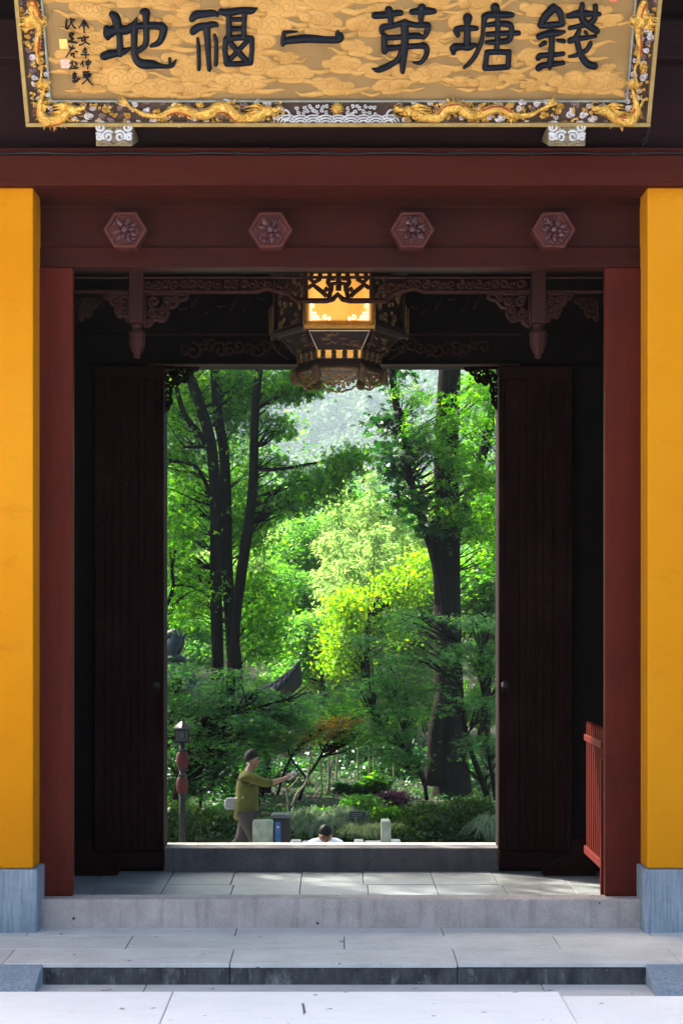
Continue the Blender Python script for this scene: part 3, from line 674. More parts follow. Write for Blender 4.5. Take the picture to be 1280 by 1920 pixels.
ins = [[(320,220),(300,350),(330,450),(400,350),(430,240)],[(410,190),(440,280),(480,380),(540,425)],[(440,225),(515,240)],
 [(430,530),(440,570)],[(380,580),(490,560),(470,592)],[(390,590),(400,640)],[(430,620),(440,760)],[(440,690),(490,680)],[(370,740),(570,780)],
 [(390,860),(420,900)],[(470,850),(440,920),(310,1115)],[(410,940),(520,900)],[(540,980),(580,990)],[(430,1040),(440,1080)],[(440,1040),(500,1030),(490,1080)],[(480,1090),(510,1130)],
 [(400,1270),(470,1230)],[(450,1210),(460,1300),(390,1390)],[(520,1240),(570,1290),(480,1390)],[(390,1400),(600,1370)],[(480,1330),(550,1400)],
 [(510,1480),(515,1740)],[(470,1530),(550,1520)],[(480,1570),(540,1560)],[(470,1620),(550,1600)],[(470,1690),(580,1680)],[(590,1640),(630,1655)],[(480,1725),(590,1700)],
 [(730,230),(680,330),(620,410)],[(730,230),(790,320),(850,410)],[(690,330),(730,310),(770,340),(730,390),(690,330)],[(740,390),(745,530)],
 [(740,610),(750,640)],[(590,670),(850,640)],[(690,670),(690,730),(780,700),(720,800),(630,830)],[(760,680),(780,760),(870,810)],
 [(760,890),(700,990)],[(720,950),(810,930)],[(670,1060),(860,1060)],[(740,1005),(810,995)],[(770,900),(780,1130)],
 [(700,1230),(660,1290)],[(710,1220),(720,1340)],[(790,1240),(800,1300)],[(790,1230),(890,1230),(880,1285),(800,1300)],[(840,1190),(830,1400)],
 [(720,1480),(860,1470)],[(720,1530),(890,1520),(880,1590),(730,1592)],[(730,1560),(880,1560)],[(810,1490),(820,1640),(700,1760)],[(800,1620),(860,1700),(950,1785)]]
character('inscription', 100, 12.8, [[(a, b_, w) for a, b_ in s] for s in ins], oy=20, h0=.002, hk=.3, label='small black handwritten inscription in two columns')
def patch(name, px0, px1, py0, py1, mat, h=.009):
    a = uv(px0, py1); b_ = uv(px1, py0); return MB().box(a[0], b_[0], .0122-h, .0122, a[1], b_[1]).build(name, M[mat], PL)
patch('seal_print', 112.5, 126, 73, 92, 'seal_gold'); patch('seal_print', 115, 130.5, 112, 128.5, 'seal_pink')
a = uv(1151, -5); sp = MB(); dome(sp, a[0], a[1], .024, .009, 20); o = sp.build('seal_print', M['seal_red'], PL); o.location = (0, .0122, 0)
a = uv(1088, 146); sp = MB(); dome(sp, a[0], a[1], .014, .009, 9); o = sp.build('wax_spot', M['orange'], PL); o.location = (0, .0122, 0)

# ---- frame carving: dragons, red fins, cloud scrolls, waves and sun
def dragon(path, head_dir, r=.026, seed=0, leg=1.0):
    """path in pixels from head to tail"""
    rr = random.Random(seed)
    pts = [uv(*p) for p in path]; sp = spline(pts, 7); m = len(sp); mb = MB()
    hz = lambda i: -.012 - .006*math.sin(i*.55)
    body = [Vector((p[0], hz(i), p[1])) for i, p in enumerate(sp)]
    rad = [r*(.75 + .35*math.sin(math.pi*min(1, i/m*1.5)))*(1 if i < m*.6 else 1-.75*(i-m*.6)/(m*.4)) for i in range(m)]
    mb.tube(body, rad, 10)
    for i in range(2, m-2, 2):     # dorsal spikes
        t = (body[i+1]-body[i-1]).normalized(); s = Vector((-t.z, 0, t.x)); mb.tube([body[i]+s*rad[i]*.8, body[i]+s*rad[i]*1.7-t*.004], [.004, .0008], 5)
    for i in (int(m*.25), int(m*.30), int(m*.62), int(m*.66)):   # legs with claws
        t = (body[i+1]-body[i-1]).normalized(); s = Vector((-t.z, 0, t.x))*(-1 if rr.random() < .7 else 1)
        k = body[i]+(s*.022+t*.014*rr.choice((-1, 1)))*leg; a = k + (t*.022*rr.choice((-1, 1)) + s*.006)*leg
        mb.tube([body[i], k, a], [.011, .008, .006], 7)
        for c in (-1, 0, 1, 2): mb.tube([a, a + ((a-k).normalized()*.010 + s*.006*c)*leg, a + ((a-k).normalized()*.017 + s*.009*c + Vector((0, -.003, 0)))*leg], [.0038, .003, .0008], 5)
    # head: skull, snout, jaw, horns, mane and whiskers
    h = body[0]; d = Vector((head_dir, 0, .12)).normalized(); up = Vector((0, 0, 1)); out = Vector((0, -1, 0))
    d = d*1.35*(.6+.4*leg); up = up*1.25*(.6+.4*leg)
    mb.ball(h + d*.010 + out*.006, .027, 12, 8, (1.25, .8, .95)); mb.ball(h + d*.034 + out*.008 + up*.003, .018, 10, 6, (1.5, .8, .75)); mb.ball(h + d*.050 + out*.010 + up*.007, .010, 8, 5)
    mb.ball(h + d*.030 + out*.004 - up*.013, .010, 8, 5, (1.7, .8, .5)); mb.ball(h + d*.018 + out*.022 + up*.009, .006, 8, 5)
    for c in range(12):
        b0 = h - d*.004 + up*(.018 - .0036*c) + out*.008; L = .050 + .02*rr.random(); bend = .012*math.sin(c)
        mb.tube([b0, b0 - d*L*.45 + up*(.010 - .001*c + bend*.4), b0 - d*L + up*(.004 + bend)], [.0060, .0055, .0008], 6)
    for c in (0, 1): mb.tube([h + up*.016 + out*(.006+.01*c), h - d*.020 + up*.032 + out*.010, h - d*.044 + up*.030 + out*.012], [.005, .0038, .001], 6)
    for c in (-1, 1): mb.tube([h + d*.048 + out*.012, h + d*.060 + up*.014*c + out*.012, h + d*.044 + up*.026*c + out*.010, h + d*.030 + up*.024*c + out*.010], [.0022, .002, .0018, .0006], 5)
    # tail flames
    tl = body[-1]; t = (body[-1]-body[-4]).normalized()
    for c in range(5): mb.tube([tl - t*.01, tl + t*.03 + Vector((-t.z, 0, t.x))*.006*(c-2), tl + t*(.055+.01*rr.random()) + Vector((-t.z, 0, t.x))*.012*(c-2)], [.006, .0045, .0007], 6)
    o = mb.build('dragon', M['gold'], PL, smooth=True)
    fin = MB()
    for i0, i1 in ((int(m*.16), int(m*.40)), (int(m*.52), int(m*.72))):
        q = []
        for i in range(i0, i1):
            t = (body[i+1]-body[i-1]).normalized(); s = Vector((-t.z, 0, t.x)); q.append(body[i] + s*rad[i]*.55 + out*rad[i]*.62)
        if len(q) > 2: fin = MB(); fin.tube(q, [.0015] + [.0065]*(len(q)-2) + [.0015], 6); fin.build('red_fin', M['ribbon'], o, smooth=True)
mir = lambda pts: [(1267.5-a, b_) for a, b_ in pts]
d1 = [(497,207),(470,219),(446,217),(430,203),(412,199),(396,208),(372,214),(345,203),(322,206),(300,216),(276,214),(255,205),(243,197)]
d2 = [(132,205),(112,222),(88,224),(76,208),(78,186),(84,165)]
d3 = [(64,40),(60,20),(62,2),(70,24),(74,48),(72,72),(70,92),(73,112),(79,128),(77,150)]
for d_ in (d1, d2): dragon(d_, 1, seed=len(d_)); dragon(mir(d_), -1, seed=len(d_)+1)
dragon(d3, 1, .015, 5, .5); dragon(mir(d3), -1, .015, 6, .5)
wv = MB(); wa = []
for i in range(9):
    cx = 540 + i*23.5; big = 1
    for q in range(3):
        r = (16 - q*4.5)
        pts = [uv(cx + r*1.25*math.cos(t), 231 - (r*1.0)*math.sin(t)) for t in np.linspace(0, math.pi, 11)]
        wv.tube([(a, -.006 - .004*q - .002*(i % 2), b_) for a, b_ in pts], .0042, 6)
for i in range(34):
    px = 560 + (i % 17)*9 + R.uniform(-3, 3); py = 199 + (i//17)*9 + abs(px-634)*.02 + R.uniform(-3, 3)
    if abs(px-632) < 14: continue
    u, v = uv(px, py); wv.tube([(a, -.014, b_) for a, b_ in spiral(u, v, .010, 1.1, 9, R.uniform(0, 6), R.choice((-1, 1)))], .0032, 5)
for s in (-1, 1):
    u, v = uv(634 + s*100, 216); wv.tube([(a, -.014, b_) for a, b_ in spiral(u, v, .03, 1.0, 14, math.pi/2 if s > 0 else math.pi/2, s)], .005, 6)
wv.build('wave_carving', M['wave'], PL, smooth=True, kind='stuff')
u, v = uv(632, 203); sn = MB(); sn.ball((u, -.014, v), .021, 16, 10, (1, .7, 1))
for c in range(14): a = c*.4488; sn.tube([(u+.018*math.cos(a), -.01, v+.018*math.sin(a)), (u+.033*math.cos(a), -.008, v+.033*math.sin(a))], [.005, .0008], 5)
sn.build('gilt_sun', M['gold'], PL, smooth=True)
def scroll_mesh(seed, r=.018):
    rr = random.Random(seed); mb = MB()
    mb.tube([(a, -.010, b_) for a, b_ in spiral(0, 0, r, 1.6, 16, rr.uniform(0, 6), 1)], .0046, 5)
    mb.tube([(a, -.009, b_) for a, b_ in spiral(r*1.2, r*.3, r*.7, 1.4, 12, rr.uniform(0, 6), -1)], .0040, 5)
    mb.tube([(-r, -.004, -r*.6), (0, -.007, -r*1.1), (r*1.6, -.004, -r*.6)], [.002, .0035, .001], 5)
    return mb.mesh('cloud_scroll', True)
def two(me, m): q = me.copy(); q.materials.clear(); q.materials.append(m); return q
base = [scroll_mesh(i) for i in range(4)]; sms = [two(b_, M['scroll']) for b_ in base] + [two(b_, M['scroll_dark']) for b_ in base] + [two(b_, M['gold']) for b_ in base[:2]]
spots = []
for i in range(170):
    t = (i + R.uniform(-.3, .3))/170; px = 104 + t*1062
    if 528 < px < 742: continue
    spots.append(uv(px, 211.5 + (-17, 17, 6, -6)[i % 4] + R.uniform(-4, 4)))
for s in (0, 1):
    for i in range(34):
        py = 4 + i*6.4; px = (66 if i % 2 else 58) - (1-py/236)*20 + py*.11 + R.uniform(-4, 4) + (10 if i % 2 else 0)
        spots.append(uv(px if s == 0 else 1267.5-px, py))
for i in range(44): spots.append((UL + .08 + (UR-UL-.16)*(i+.5)/44, VTT - .06 + R.uniform(-.025, .025)))
for u, v in spots:
    o = place('cloud_scroll', sms[R.choice((0,1,2,3,0,1,4,5,6,7,8,9,8,9,8,9))], None, PL); s = R.uniform(.5, .85); o.location = (u, .004, v); o.scale = (s*R.choice((-1, 1)), 1, s); o.rotation_euler = (0, R.uniform(-.6, .6), 0)

gf = MB(); rf_ = random.Random(77)
for i in range(190):
    if i < 120:
        px = 104 + rf_.random()*1060
        if 535 < px < 735: continue
        u, v = uv(px, 211.5 + rf_.uniform(-19, 19))
    else:
        py = rf_.uniform(2, 200); e0 = 40 + py*.075; q = e0 + rf_.uniform(4, 36); u, v = uv(q if i % 2 else 1267.5-q, py)
    a_ = rf_.uniform(0, 6.28)
    for k in range(3):
        b_ = a_ + (k-1)*.5; L = rf_.uniform(.010, .020); gf.tube([(u, -.006, v), (u + L*.5*math.cos(b_), -.012, v + L*.5*math.sin(b_)), (u + L*math.cos(b_+.5), -.010, v + L*math.sin(b_+.5))], [.0045, .0038, .0007], 5)
gf.build('gilt_flames', M['gold'], PL, smooth=True, kind='stuff')
# two carved cloud blocks that carry the plaque
def plaque_bracket(px0, px1):
    a, b_ = X(px0, 8.17), X(px1, 8.17); z1, z0 = Z(231, 8.2), Z(272, 8.17); cx = (a+b_)/2; W = b_-a; H = z1-z0
    o = gb(MB().prism([(8.19, z0), (8.439, z0+.085), (8.439, z1), (8.19, z1)], a, b_, 'x'), 'plaque_bracket', M['bracket_stone'], bevel=.006)
    s = MB(); y = 8.184-8.6
    for u, v, r, g in ((-.36,.30,.15,1), (.36,.30,.15,-1), (-.17,-.10,.17,1), (.17,-.10,.17,-1), (-.40,-.12,.11,-1), (.40,-.12,.11,1)):
        s = MB(); s.tube([(p, y, q) for p, q in spiral(cx + W*u, (z0+z1)/2 + H*v, W*r, 1.6, 18, .6, g)], .007, 6); s.build('scroll', M['bracket_white'], o, smooth=True)
    for g in (-1, 1):
        t = MB(); t.tube([(p, y, q) for p, q in spiral(cx + g*W*.12, (z0+z1)/2 + H*.30, W*.11, 1.4, 14, .6, -g)], .006, 6)
        t.build('scroll', M['bracket_stone'], o, smooth=True); t = MB()
        t.tube([(cx + g*W*.45, y, z0+.010), (cx + g*W*.25, y-.004, z0+.020), (cx + g*.003, y, z0+.006)], [.004, .008, .006], 6); t.build('leaf_scroll', M['bracket_stone'], o, smooth=True)
plaque_bracket(179, 248); plaque_bracket(1028, 1098)

# cable sagging along the ledge, and the tied wire by the plaque corner
cb = MB(); pts = []
for i in range(61):
    px = -60 + i*24; pts.append(P(px, 287.4 + 1.1*math.sin(i*.9) + R.uniform(-.5, .5), 8.345 - (.0 if True else 0)))
cb.tube(pts, .0045, 6)
for i in (5, 14, 21, 28, 33, 38, 44, 52): p = pts[i]; cb.box(p.x-.012, p.x+.012, p.y-.006, p.y+.006, p.z-.007, p.z+.007)
tag(cb.build('cable', M['black'], None, smooth=False), 'thin black cable clipped along the top of the dark red lintel', 'cable')
wr = MB(); D = 8.40
for s in (-1, 1): wr.tube([P(1218 + s*2, 236, D), P(1214 - s*2, 250, D), P(1210 + s*3, 262, D), P(1203, 274, D)], .003, 5)
wr.tube([P(1200, 262, D-.01), P(1212, 258, D-.01), P(1216, 264, D-.01)], .0025, 5); wr.tube([P(1206, 266, D-.012), P(1214, 254, D-.012)], .0025, 5)
tag(wr.build('tie_wire', M['black'], None), 'twisted black tie wire below the right corner of the plaque', 'wire')

# ------------------------------------------------------------------ hanging palace lantern
LD = 9.55; LX = X(636, LD-.30); LN = empty('palace_lantern', (LX, LD, 3.62), 'lit hexagonal palace lantern with amber silk panels hanging in the doorway', 'lantern')
HX = [math.radians(60*k) for k in range(6)]          # corners; a flat side faces the camera
k1 = 1/F*(LD-.30)
zz = lambda py: Z(py if py < 620 else 620 + (py-620)*.93, LD-.30) - 3.62
def ring(r, z): return [(r*math.cos(a), r*math.sin(a), z) for a in HX]
def hexband(mb, r0, z0, r1, z1, t=.0):
    a = ring(r0, z0) + ring(r1, z1); mb.add(a, [(k, (k+1) % 6, (k+1) % 6+6, k+6) for k in range(6)])
def hexsolid(mb, rz):
    vs = [];
    for r, z in rz: vs += ring(r, z)
    n = len(rz); fs = [(i*6+k, i*6+(k+1) % 6, (i+1)*6+(k+1) % 6, (i+1)*6+k) for i in range(n-1) for k in range(6)]
    mb.add(vs, fs + [(5,4,3,2,1,0), tuple(range((n-1)*6, n*6))])
RB = .352
for k in range(6):        # silk panels in gilt frames, fret corners
    a0, a1 = HX[k], HX[(k+1) % 6]; p0 = Vector((math.cos(a0), math.sin(a0), 0)); p1 = Vector((math.cos(a1), math.sin(a1), 0)); mid = (p0+p1)/2; nrm = mid.normalized(); tang = (p1-p0).normalized()
    zb, zt = zz(606), zz(500); hw = RB*.5
    at = lambda t, z, off=0: mid*RB + tang*t + nrm*off + Vector((0, 0, z))
    front = k in (3, 4, 5)
    pn = MB(); q = [at(-hw+.012, zb, -.012), at(hw-.012, zb, -.012), at(hw-.012, zt, -.012), at(-hw+.012, zt, -.012), at(-hw+.012, zb, -.02), at(hw-.012, zb, -.02), at(hw-.012, zt, -.02), at(-hw+.012, zt, -.02)]
    pn.add(q, [(0,1,2,3), (7,6,5,4), (0,4,5,1), (3,2,6,7)])
    lit = k == 4
    pan = pn.build('panel', M['silk'] if lit else M['lamp_wood'], LN)
    fr = MB()
    for e0, e1, rr_ in ((at(-hw, zb+.004), at(hw, zb+.004), .009), (at(-hw+.006, zb), at(-hw+.006, zt), .008), (at(hw-.006, zb), at(hw-.006, zt), .008)): fr.tube([e0, e1], rr_, 4)
    fr.build('panel_frame', M['lamp_gold'] if lit else M['lamp_wood'], LN)
    sb = MB(); e0, e1 = p0*RB*1.04, p1*RB*1.04; sb.tube([e0 + Vector((0,0,zz(612))), e1 + Vector((0,0,zz(612)))], .014, 4); sb.build('sill_band', M['lamp_gold'] if lit else M['lamp_wood'], LN)
    ft = MB()
    if lit:
        for s in (-1, 1):
            ft = MB(); cxp = lambda a: s*(hw-.026-a)
            for u0, v0, u1, v1 in ((0, .005, 0, .10), (0, .012, .055, .012), (.014, .012, .014, .05), (.0, .05, .026, .05), (.026, .012, .026, .05), (0, .03, .04, .03), (.04, .012, .04, .03)):
                ft.tube([at(cxp(u0), zb+.008+v0, -.008), at(cxp(u1), zb+.008+v1, -.008)], .0032, 4)
            for cu, cv_, r in ((.075, .022, .016), (.010, .085, .016), (.098, .016, .010)):
                ft.tube([at(cxp(a), zb+.008+b_, -.008) for a, b_ in spiral(cu, cv_, r, 1.2, 12, 1, 1)], .0034, 4)
            ft.build('corner_fret', M['fret'], pan)
    else:
        for i in range(26):
            t0 = R.uniform(-hw+.03, hw-.03); z0 = R.uniform(zb+.02, zt-.02); s = R.uniform(.012, .03)
            ft.tube([at(a, b_, -.006) for a, b_ in spiral(t0, z0, s, 1.2, 8, R.uniform(0, 6), 1)], .003, 4)
        ft.build('lattice', M['lamp_bronze'], pan, kind='stuff')
for a in HX:              # corner posts with pierced wings
    p = MB(); c = Vector((math.cos(a), math.sin(a), 0))
    p.tube([c*RB + Vector((0,0,zz(612))), c*RB + Vector((0,0,zz(500)))], .007, 6); 
    for i in range(5): p.tube([(c*(RB+.006+.006*math.cos(t)) + Vector((0,0,zz(604-i*11)+.016*math.sin(t)))) for t in np.linspace(0, 6.28, 8)], .004, 4)
    p.tube([c*(RB+.012) + Vector((0,0,zz(622))), c*(RB+.022) + Vector((0,0,zz(606))), c*(RB+.024) + Vector((0,0,zz(560)))], [.004, .005, .004], 6)
    p.build('corner_post', M['lamp_bronze'], LN, smooth=True)
b1 = MB(); hexsolid(b1, [(RB*.92, zz(618)), (RB*1.02, zz(611)), (RB*1.0, zz(607))]); b1.build('floor_plate', M['lamp_wood'], LN)
b2 = MB(); hexsolid(b2, [(RB*.66, zz(652)), (RB*.90, zz(618))]); lb = b2.build('lower_body', M['lamp_wood'], LN)
for k in range(6):
    a0, a1 = HX[k], HX[(k+1) % 6]; p0 = Vector((math.cos(a0), math.sin(a0), 0)); p1 = Vector((math.cos(a1), math.sin(a1), 0))
    q = lambda s, t: (p0*(1-s) + p1*s)*(RB*(.665 + .24*t)*1.006) + Vector((0, 0, zz(652) + (zz(618)-zz(652))*t))
    tr = MB(); tr.tube([q(0,0), q(0,1), q(1,1), q(1,0)], .005, 5); tr.build('pale_trim', M['lamp_pale'] if k == 4 else M['lamp_wood'], LN)
    cv = MB()
    for i in range(16): s, t = R.uniform(.12, .88), R.uniform(.15, .85); c = q(s, t); cv.tube([c, c + (p1-p0)*.03 + Vector((0, 0, R.uniform(-.02, .02))), c + (p1-p0)*.05], [.004, .0035, .001], 4)
    cv.build('openwork', M['lamp_bronze'], lb, kind='stuff')
b3 = MB(); hexsolid(b3, [(RB*.64, zz(669)), (RB*.66, zz(653))]); ar = b3.build('arcade_band', M['lamp_gold'], LN)
for k in range(6):
    a0, a1 = HX[k], HX[(k+1) % 6]; p0 = Vector((math.cos(a0), math.sin(a0), 0)); p1 = Vector((math.cos(a1), math.sin(a1), 0)); nn = (p0+p1).normalized()
    for i in range(4):
        hb = MB(); c = (p0*(1-(i+.5)/4) + p1*((i+.5)/4))*RB*.655 + nn*.001; hb.ball((c.x, c.y, zz(658)), .0145, 8, 6); hb.ball((c.x, c.y, zz(666)), .014, 8, 6); hb.tube([c + Vector((0,0,zz(658))), c + Vector((0,0,zz(667)))], .009, 6)
        hb.build('arcade_opening', M['lamp_wood'], ar, smooth=True)
b4 = MB(); hexsolid(b4, [(RB*.48, zz(698)), (RB*.62, zz(690)), (RB*.68, zz(684)), (RB*.62, zz(670))]); b4.build('base', M['lamp_wood'], LN)
for k in range(6):        # pierced apron below each side and a lobe at each corner
    a0, a1 = HX[k], HX[(k+1) % 6]; p0 = Vector((math.cos(a0), math.sin(a0), 0))*RB*.64; p1 = Vector((math.cos(a1), math.sin(a1), 0))*RB*.64; nn = (p0+p1).normalized()
    ap = MB(); q = lambda s, z: p0*(1-s) + p1*s + Vector((0,0,z)); zt, H = zz(690), .078
    edge = [(.0,.2), (.06,.55), (.14,.62), (.2,.82), (.34,.86), (.42,1.0), (.5,.97), (.58,1.0), (.66,.86), (.8,.82), (.86,.62), (.94,.55), (1,.2)]
    ap.tube([q(s, zt - H*t) for s, t in edge], .006, 6); ap.tube([q(0, zt), q(1, zt)], .008, 6)
    for s, t, r in ((.5,.35,.016), (.38,.55,.014), (.62,.55,.014), (.26,.35,.015), (.74,.35,.015), (.16,.25,.010), (.84,.25,.010), (.5,.75,.011)):
        c = q(s, zt - H*t); tg = (p1-p0).normalized(); ap.tube([c + tg*a + Vector((0,0,b_)) for a, b_ in spiral(0, 0, r, 1.3, 10, R.uniform(0, 6), 1 if s < .5 else -1)], .0055, 5)
    ap.build('apron', M['lamp_bronze'], LN, smooth=True)
    c = Vector((math.cos(a0), math.sin(a0), 0))*RB*.68; lo = MB(); lo.ball((c.x, c.y, zz(703)), .026, 12, 8, (1, 1, 1.3)); lo.tube([c + Vector((0,0,zz(702))), c*1.04 + Vector((0,0,zz(690))), c + Vector((0,0,zz(682)))], [.022, .022, .010], 8)
    lo.build('corner_lobe', M['lobe'], LN, smooth=True)
    gl = MB(); c2 = Vector((math.cos(a0), math.sin(a0), 0)); gl.tube([c2*RB*1.02 + Vector((0,0,zz(628))), c2*RB*.96 + Vector((0,0,zz(645))), c2*RB*.78 + Vector((0,0,zz(662)))], [.006, .005, .003], 5); gl.build('bracket_arm', M['lamp_wood'], LN)
hg = MB(); hexsolid(hg, [(RB*.98, zz(499)), (RB*1.15, zz(488)), (RB*.5, zz(455)), (.05, zz(440))]); hg.build('cap', M['lamp_wood'], LN); MB().tube([(0,0,zz(442)), (0,0,3.95-3.62)], .012, 6).build('hanging_rod', M['lamp_bronze'], LN)

# ------------------------------------------------------------------ low picket gate folded back beside the right jamb
PGX = X(1133, 8.64) + .004; PG = empty('picket_gate', (PGX, 8.68, 0), 'low red picket gate folded back beside the right door jamb', 'gate')
y0, y1 = .0, .585
MB().box(-.018, .018, y0, y1, .258, .30).build('rail', M['rail_red'], PG, bevel=.003)
MB().box(-.018, .018, y0, y1, .852, .885).build('rail', M['rail_red'], PG, bevel=.003)
pk = MB().prism([(-.012, 0), (.012, 0), (.012, .65), (0, .67), (-.012, .65)], -.009, .009, 'x').mesh('picket')
for i in range(9): place('picket', pk, M['rail_red'], PG, .002, (.0, .022 + i*.065, .285))
box_s = MB().box(-.022, .022, -.030, .0, .02, .80).build('post', M['rail_red'], PG, bevel=.003)
# ------------------------------------------------------------------ garden beyond the gate
NP = np.random.default_rng(11)
def leaf_mesh(name, C, size, up=.6, shape='oval', droop=0.0, aspect=.55, rng=NP, jitter=.35, dirs=None, nrm=None):
    """one mesh of separate leaf faces at centres C (n,3)"""
    n = len(C); C = np.asarray(C, float)
    nr = rng.normal(size=(n, 3)); nr /= np.linalg.norm(nr, axis=1)[:, None]; nr = nr*(1-up) + np.array([0, 0, 1])*up; nr /= np.linalg.norm(nr, axis=1)[:, None]
    if nrm is not None: nr = np.asarray(nrm) + nr*.28; nr /= np.linalg.norm(nr, axis=1)[:, None]
    a = rng.normal(size=(n, 3)) if dirs is None else dirs + rng.normal(size=(n, 3))*.35
    a[:, 2] -= droop; a -= nr*(a*nr).sum(1)[:, None]; a /= np.linalg.norm(a, axis=1)[:, None]+1e-9
    s = np.cross(nr, a); L = size*(1 + jitter*rng.uniform(-1, 1, n))[:, None]
    vs = []; quads = []
    if shape == 'oval':
        w = aspect*.5
        V = np.stack([C - a*L*.5, C - a*L*.02 + s*L*w + nr*L*.08, C + a*L*.5 - nr*L*.06, C - a*L*.02 - s*L*w + nr*L*.08], 1)
        faces = np.arange(n*4).reshape(n, 4); V = V.reshape(-1, 3)
    else:                                     # palmate: lobes from a shared base
        angs = {'maple': (-1.15, 0, 1.15), 'palm': (-1.3, -.65, 0, .65, 1.3)}[shape]; k = len(angs); vv = [C]; ff = []
        for i, t in enumerate(angs):
            f = 1 - .22*abs(t)/1.2; d = a*math.cos(t) + s*math.sin(t); e = -a*math.sin(t) + s*math.cos(t); dr = nr*L*.10*(1 if shape == 'palm' else .5)
            vv += [C + d*L*f*.5 + e*L*aspect*.32*f, C + d*L*f - dr, C + d*L*f*.5 - e*L*aspect*.32*f]
        V = np.stack(vv, 1); m = 3*k+1; base = np.arange(n)*m
        faces = np.concatenate([np.stack([base, base+1+3*i, base+2+3*i, base+3+3*i], 1) for i in range(k)], 0); V = V.reshape(-1, 3)
    me = bpy.data.meshes.new(name); nf = len(faces)
    me.vertices.add(len(V)); me.vertices.foreach_set('co', V.astype(np.float32).ravel())
    me.loops.add(nf*4); me.loops.foreach_set('vertex_index', faces.astype(np.int32).ravel())
    me.polygons.add(nf); me.polygons.foreach_set('loop_start', np.arange(0, nf*4, 4, dtype=np.int32)); me.update(calc_edges=True)
    return me
GS = 2.1
def blob_points(c, r, n, per=14, twig=.28, flat=.45, gap=.0, seed=0, rng=NP):
    """leaves gathered on twigs spread through an ellipsoid; gap drops twigs by a noise so holes open"""
    m = max(1, int(n/per)); q = rng.normal(size=(m*2, 3)); q /= np.linalg.norm(q, axis=1)[:, None]; q *= rng.uniform(.15, 1, (m*2, 1))**.5
    T = np.array(c) + q*np.array(r)
    keep = [noise.noise((t[0]*GS+seed, t[1]*GS, t[2]*GS*1.3)) > gap for t in T]; T = T[keep][:m]
    if len(T) == 0: return np.zeros((0, 3)), T
    d = rng.normal(size=(len(T), 3)); d[:, 2] *= .25; d /= np.linalg.norm(d, axis=1)[:, None]
    t = rng.uniform(-1, 1, (len(T), per, 1)); off = rng.normal(size=(len(T), per, 3))*twig*.33; off[:, :, 2] *= flat
    Pp = T[:, None, :] + d[:, None, :]*t*twig + off; Pp[:, :, 2] -= np.abs(t[:, :, 0])*twig*.25
    return Pp.reshape(-1, 3), T
def bark(name, c0, c1): return mottled(name, c0, c1, 5, .95, bumps=.9, dist=.02, stretch=(3,3,.5), fine=30, spec=.04)
BK = bark('dark_bark', (.004,.003,.0024), (.013,.0095,.0075)); BK2 = bark('warm_bark', (.005,.0036,.0028), (.017,.0115,.0085)); BKL = bark('pale_bark', (.16,.13,.10), (.30,.26,.21))
leafmat('leaf_mid', [(0, (.005,.030,.003)), (.35, (.012,.060,.004)), (.75, (.026,.105,.006)), (.93, (.050,.155,.008)), (1, (.095,.19,.009))], .64, tv=3.7)
leafmat('leaf_dark', [(0, (.004,.022,.006)), (.7, (.010,.045,.010)), (1, (.028,.078,.012))], .45, .4, .03)
leafmat('leaf_maple', [(0, (.008,.036,.011)), (.6, (.020,.075,.019)), (.9, (.042,.115,.022)), (1, (.07,.14,.022))], .55, .4, .03, tv=3.2)
leafmat('leaf_yellow', [(0, (.045,.135,.016)), (.5, (.080,.185,.022)), (1, (.15,.235,.030))], .55, tv=2.6)
leafmat('leaf_bamboo', [(0, (.075,.160,.045)), (.6, (.125,.215,.065)), (1, (.21,.28,.10))], .55, tv=2.7)
leafmat('leaf_pale', [(0, (.022,.090,.016)), (.6, (.045,.140,.024)), (1, (.10,.20,.036))], .55, tv=2.8)
leafmat('leaf_far', [(0, (.026,.058,.024)), (.5, (.042,.082,.032)), (1, (.065,.105,.040))], .35, tv=2.2)
leafmat('leaf_purple', [(0, (.040,.012,.022)), (1, (.085,.030,.045))], .4, tv=1.6)
leafmat('leaf_rust', [(0, (.08,.075,.010)), (1, (.14,.085,.012))], .45, tv=2)
leafmat('blade_grey', [(0, (.075,.125,.075)), (.6, (.12,.18,.105)), (1, (.21,.26,.14))], .35, tv=1.8)
leafmat('blade_light', [(0, (.20,.26,.10)), (1, (.38,.42,.20))], .4, tv=1.8)  # paler blades stand in for sunlight; these tufts grow in shade
leafmat('hedge_leaf', [(0, (.010,.034,.005)), (.75, (.025,.070,.008)), (1, (.085,.14,.016))], .42, .4, .03)

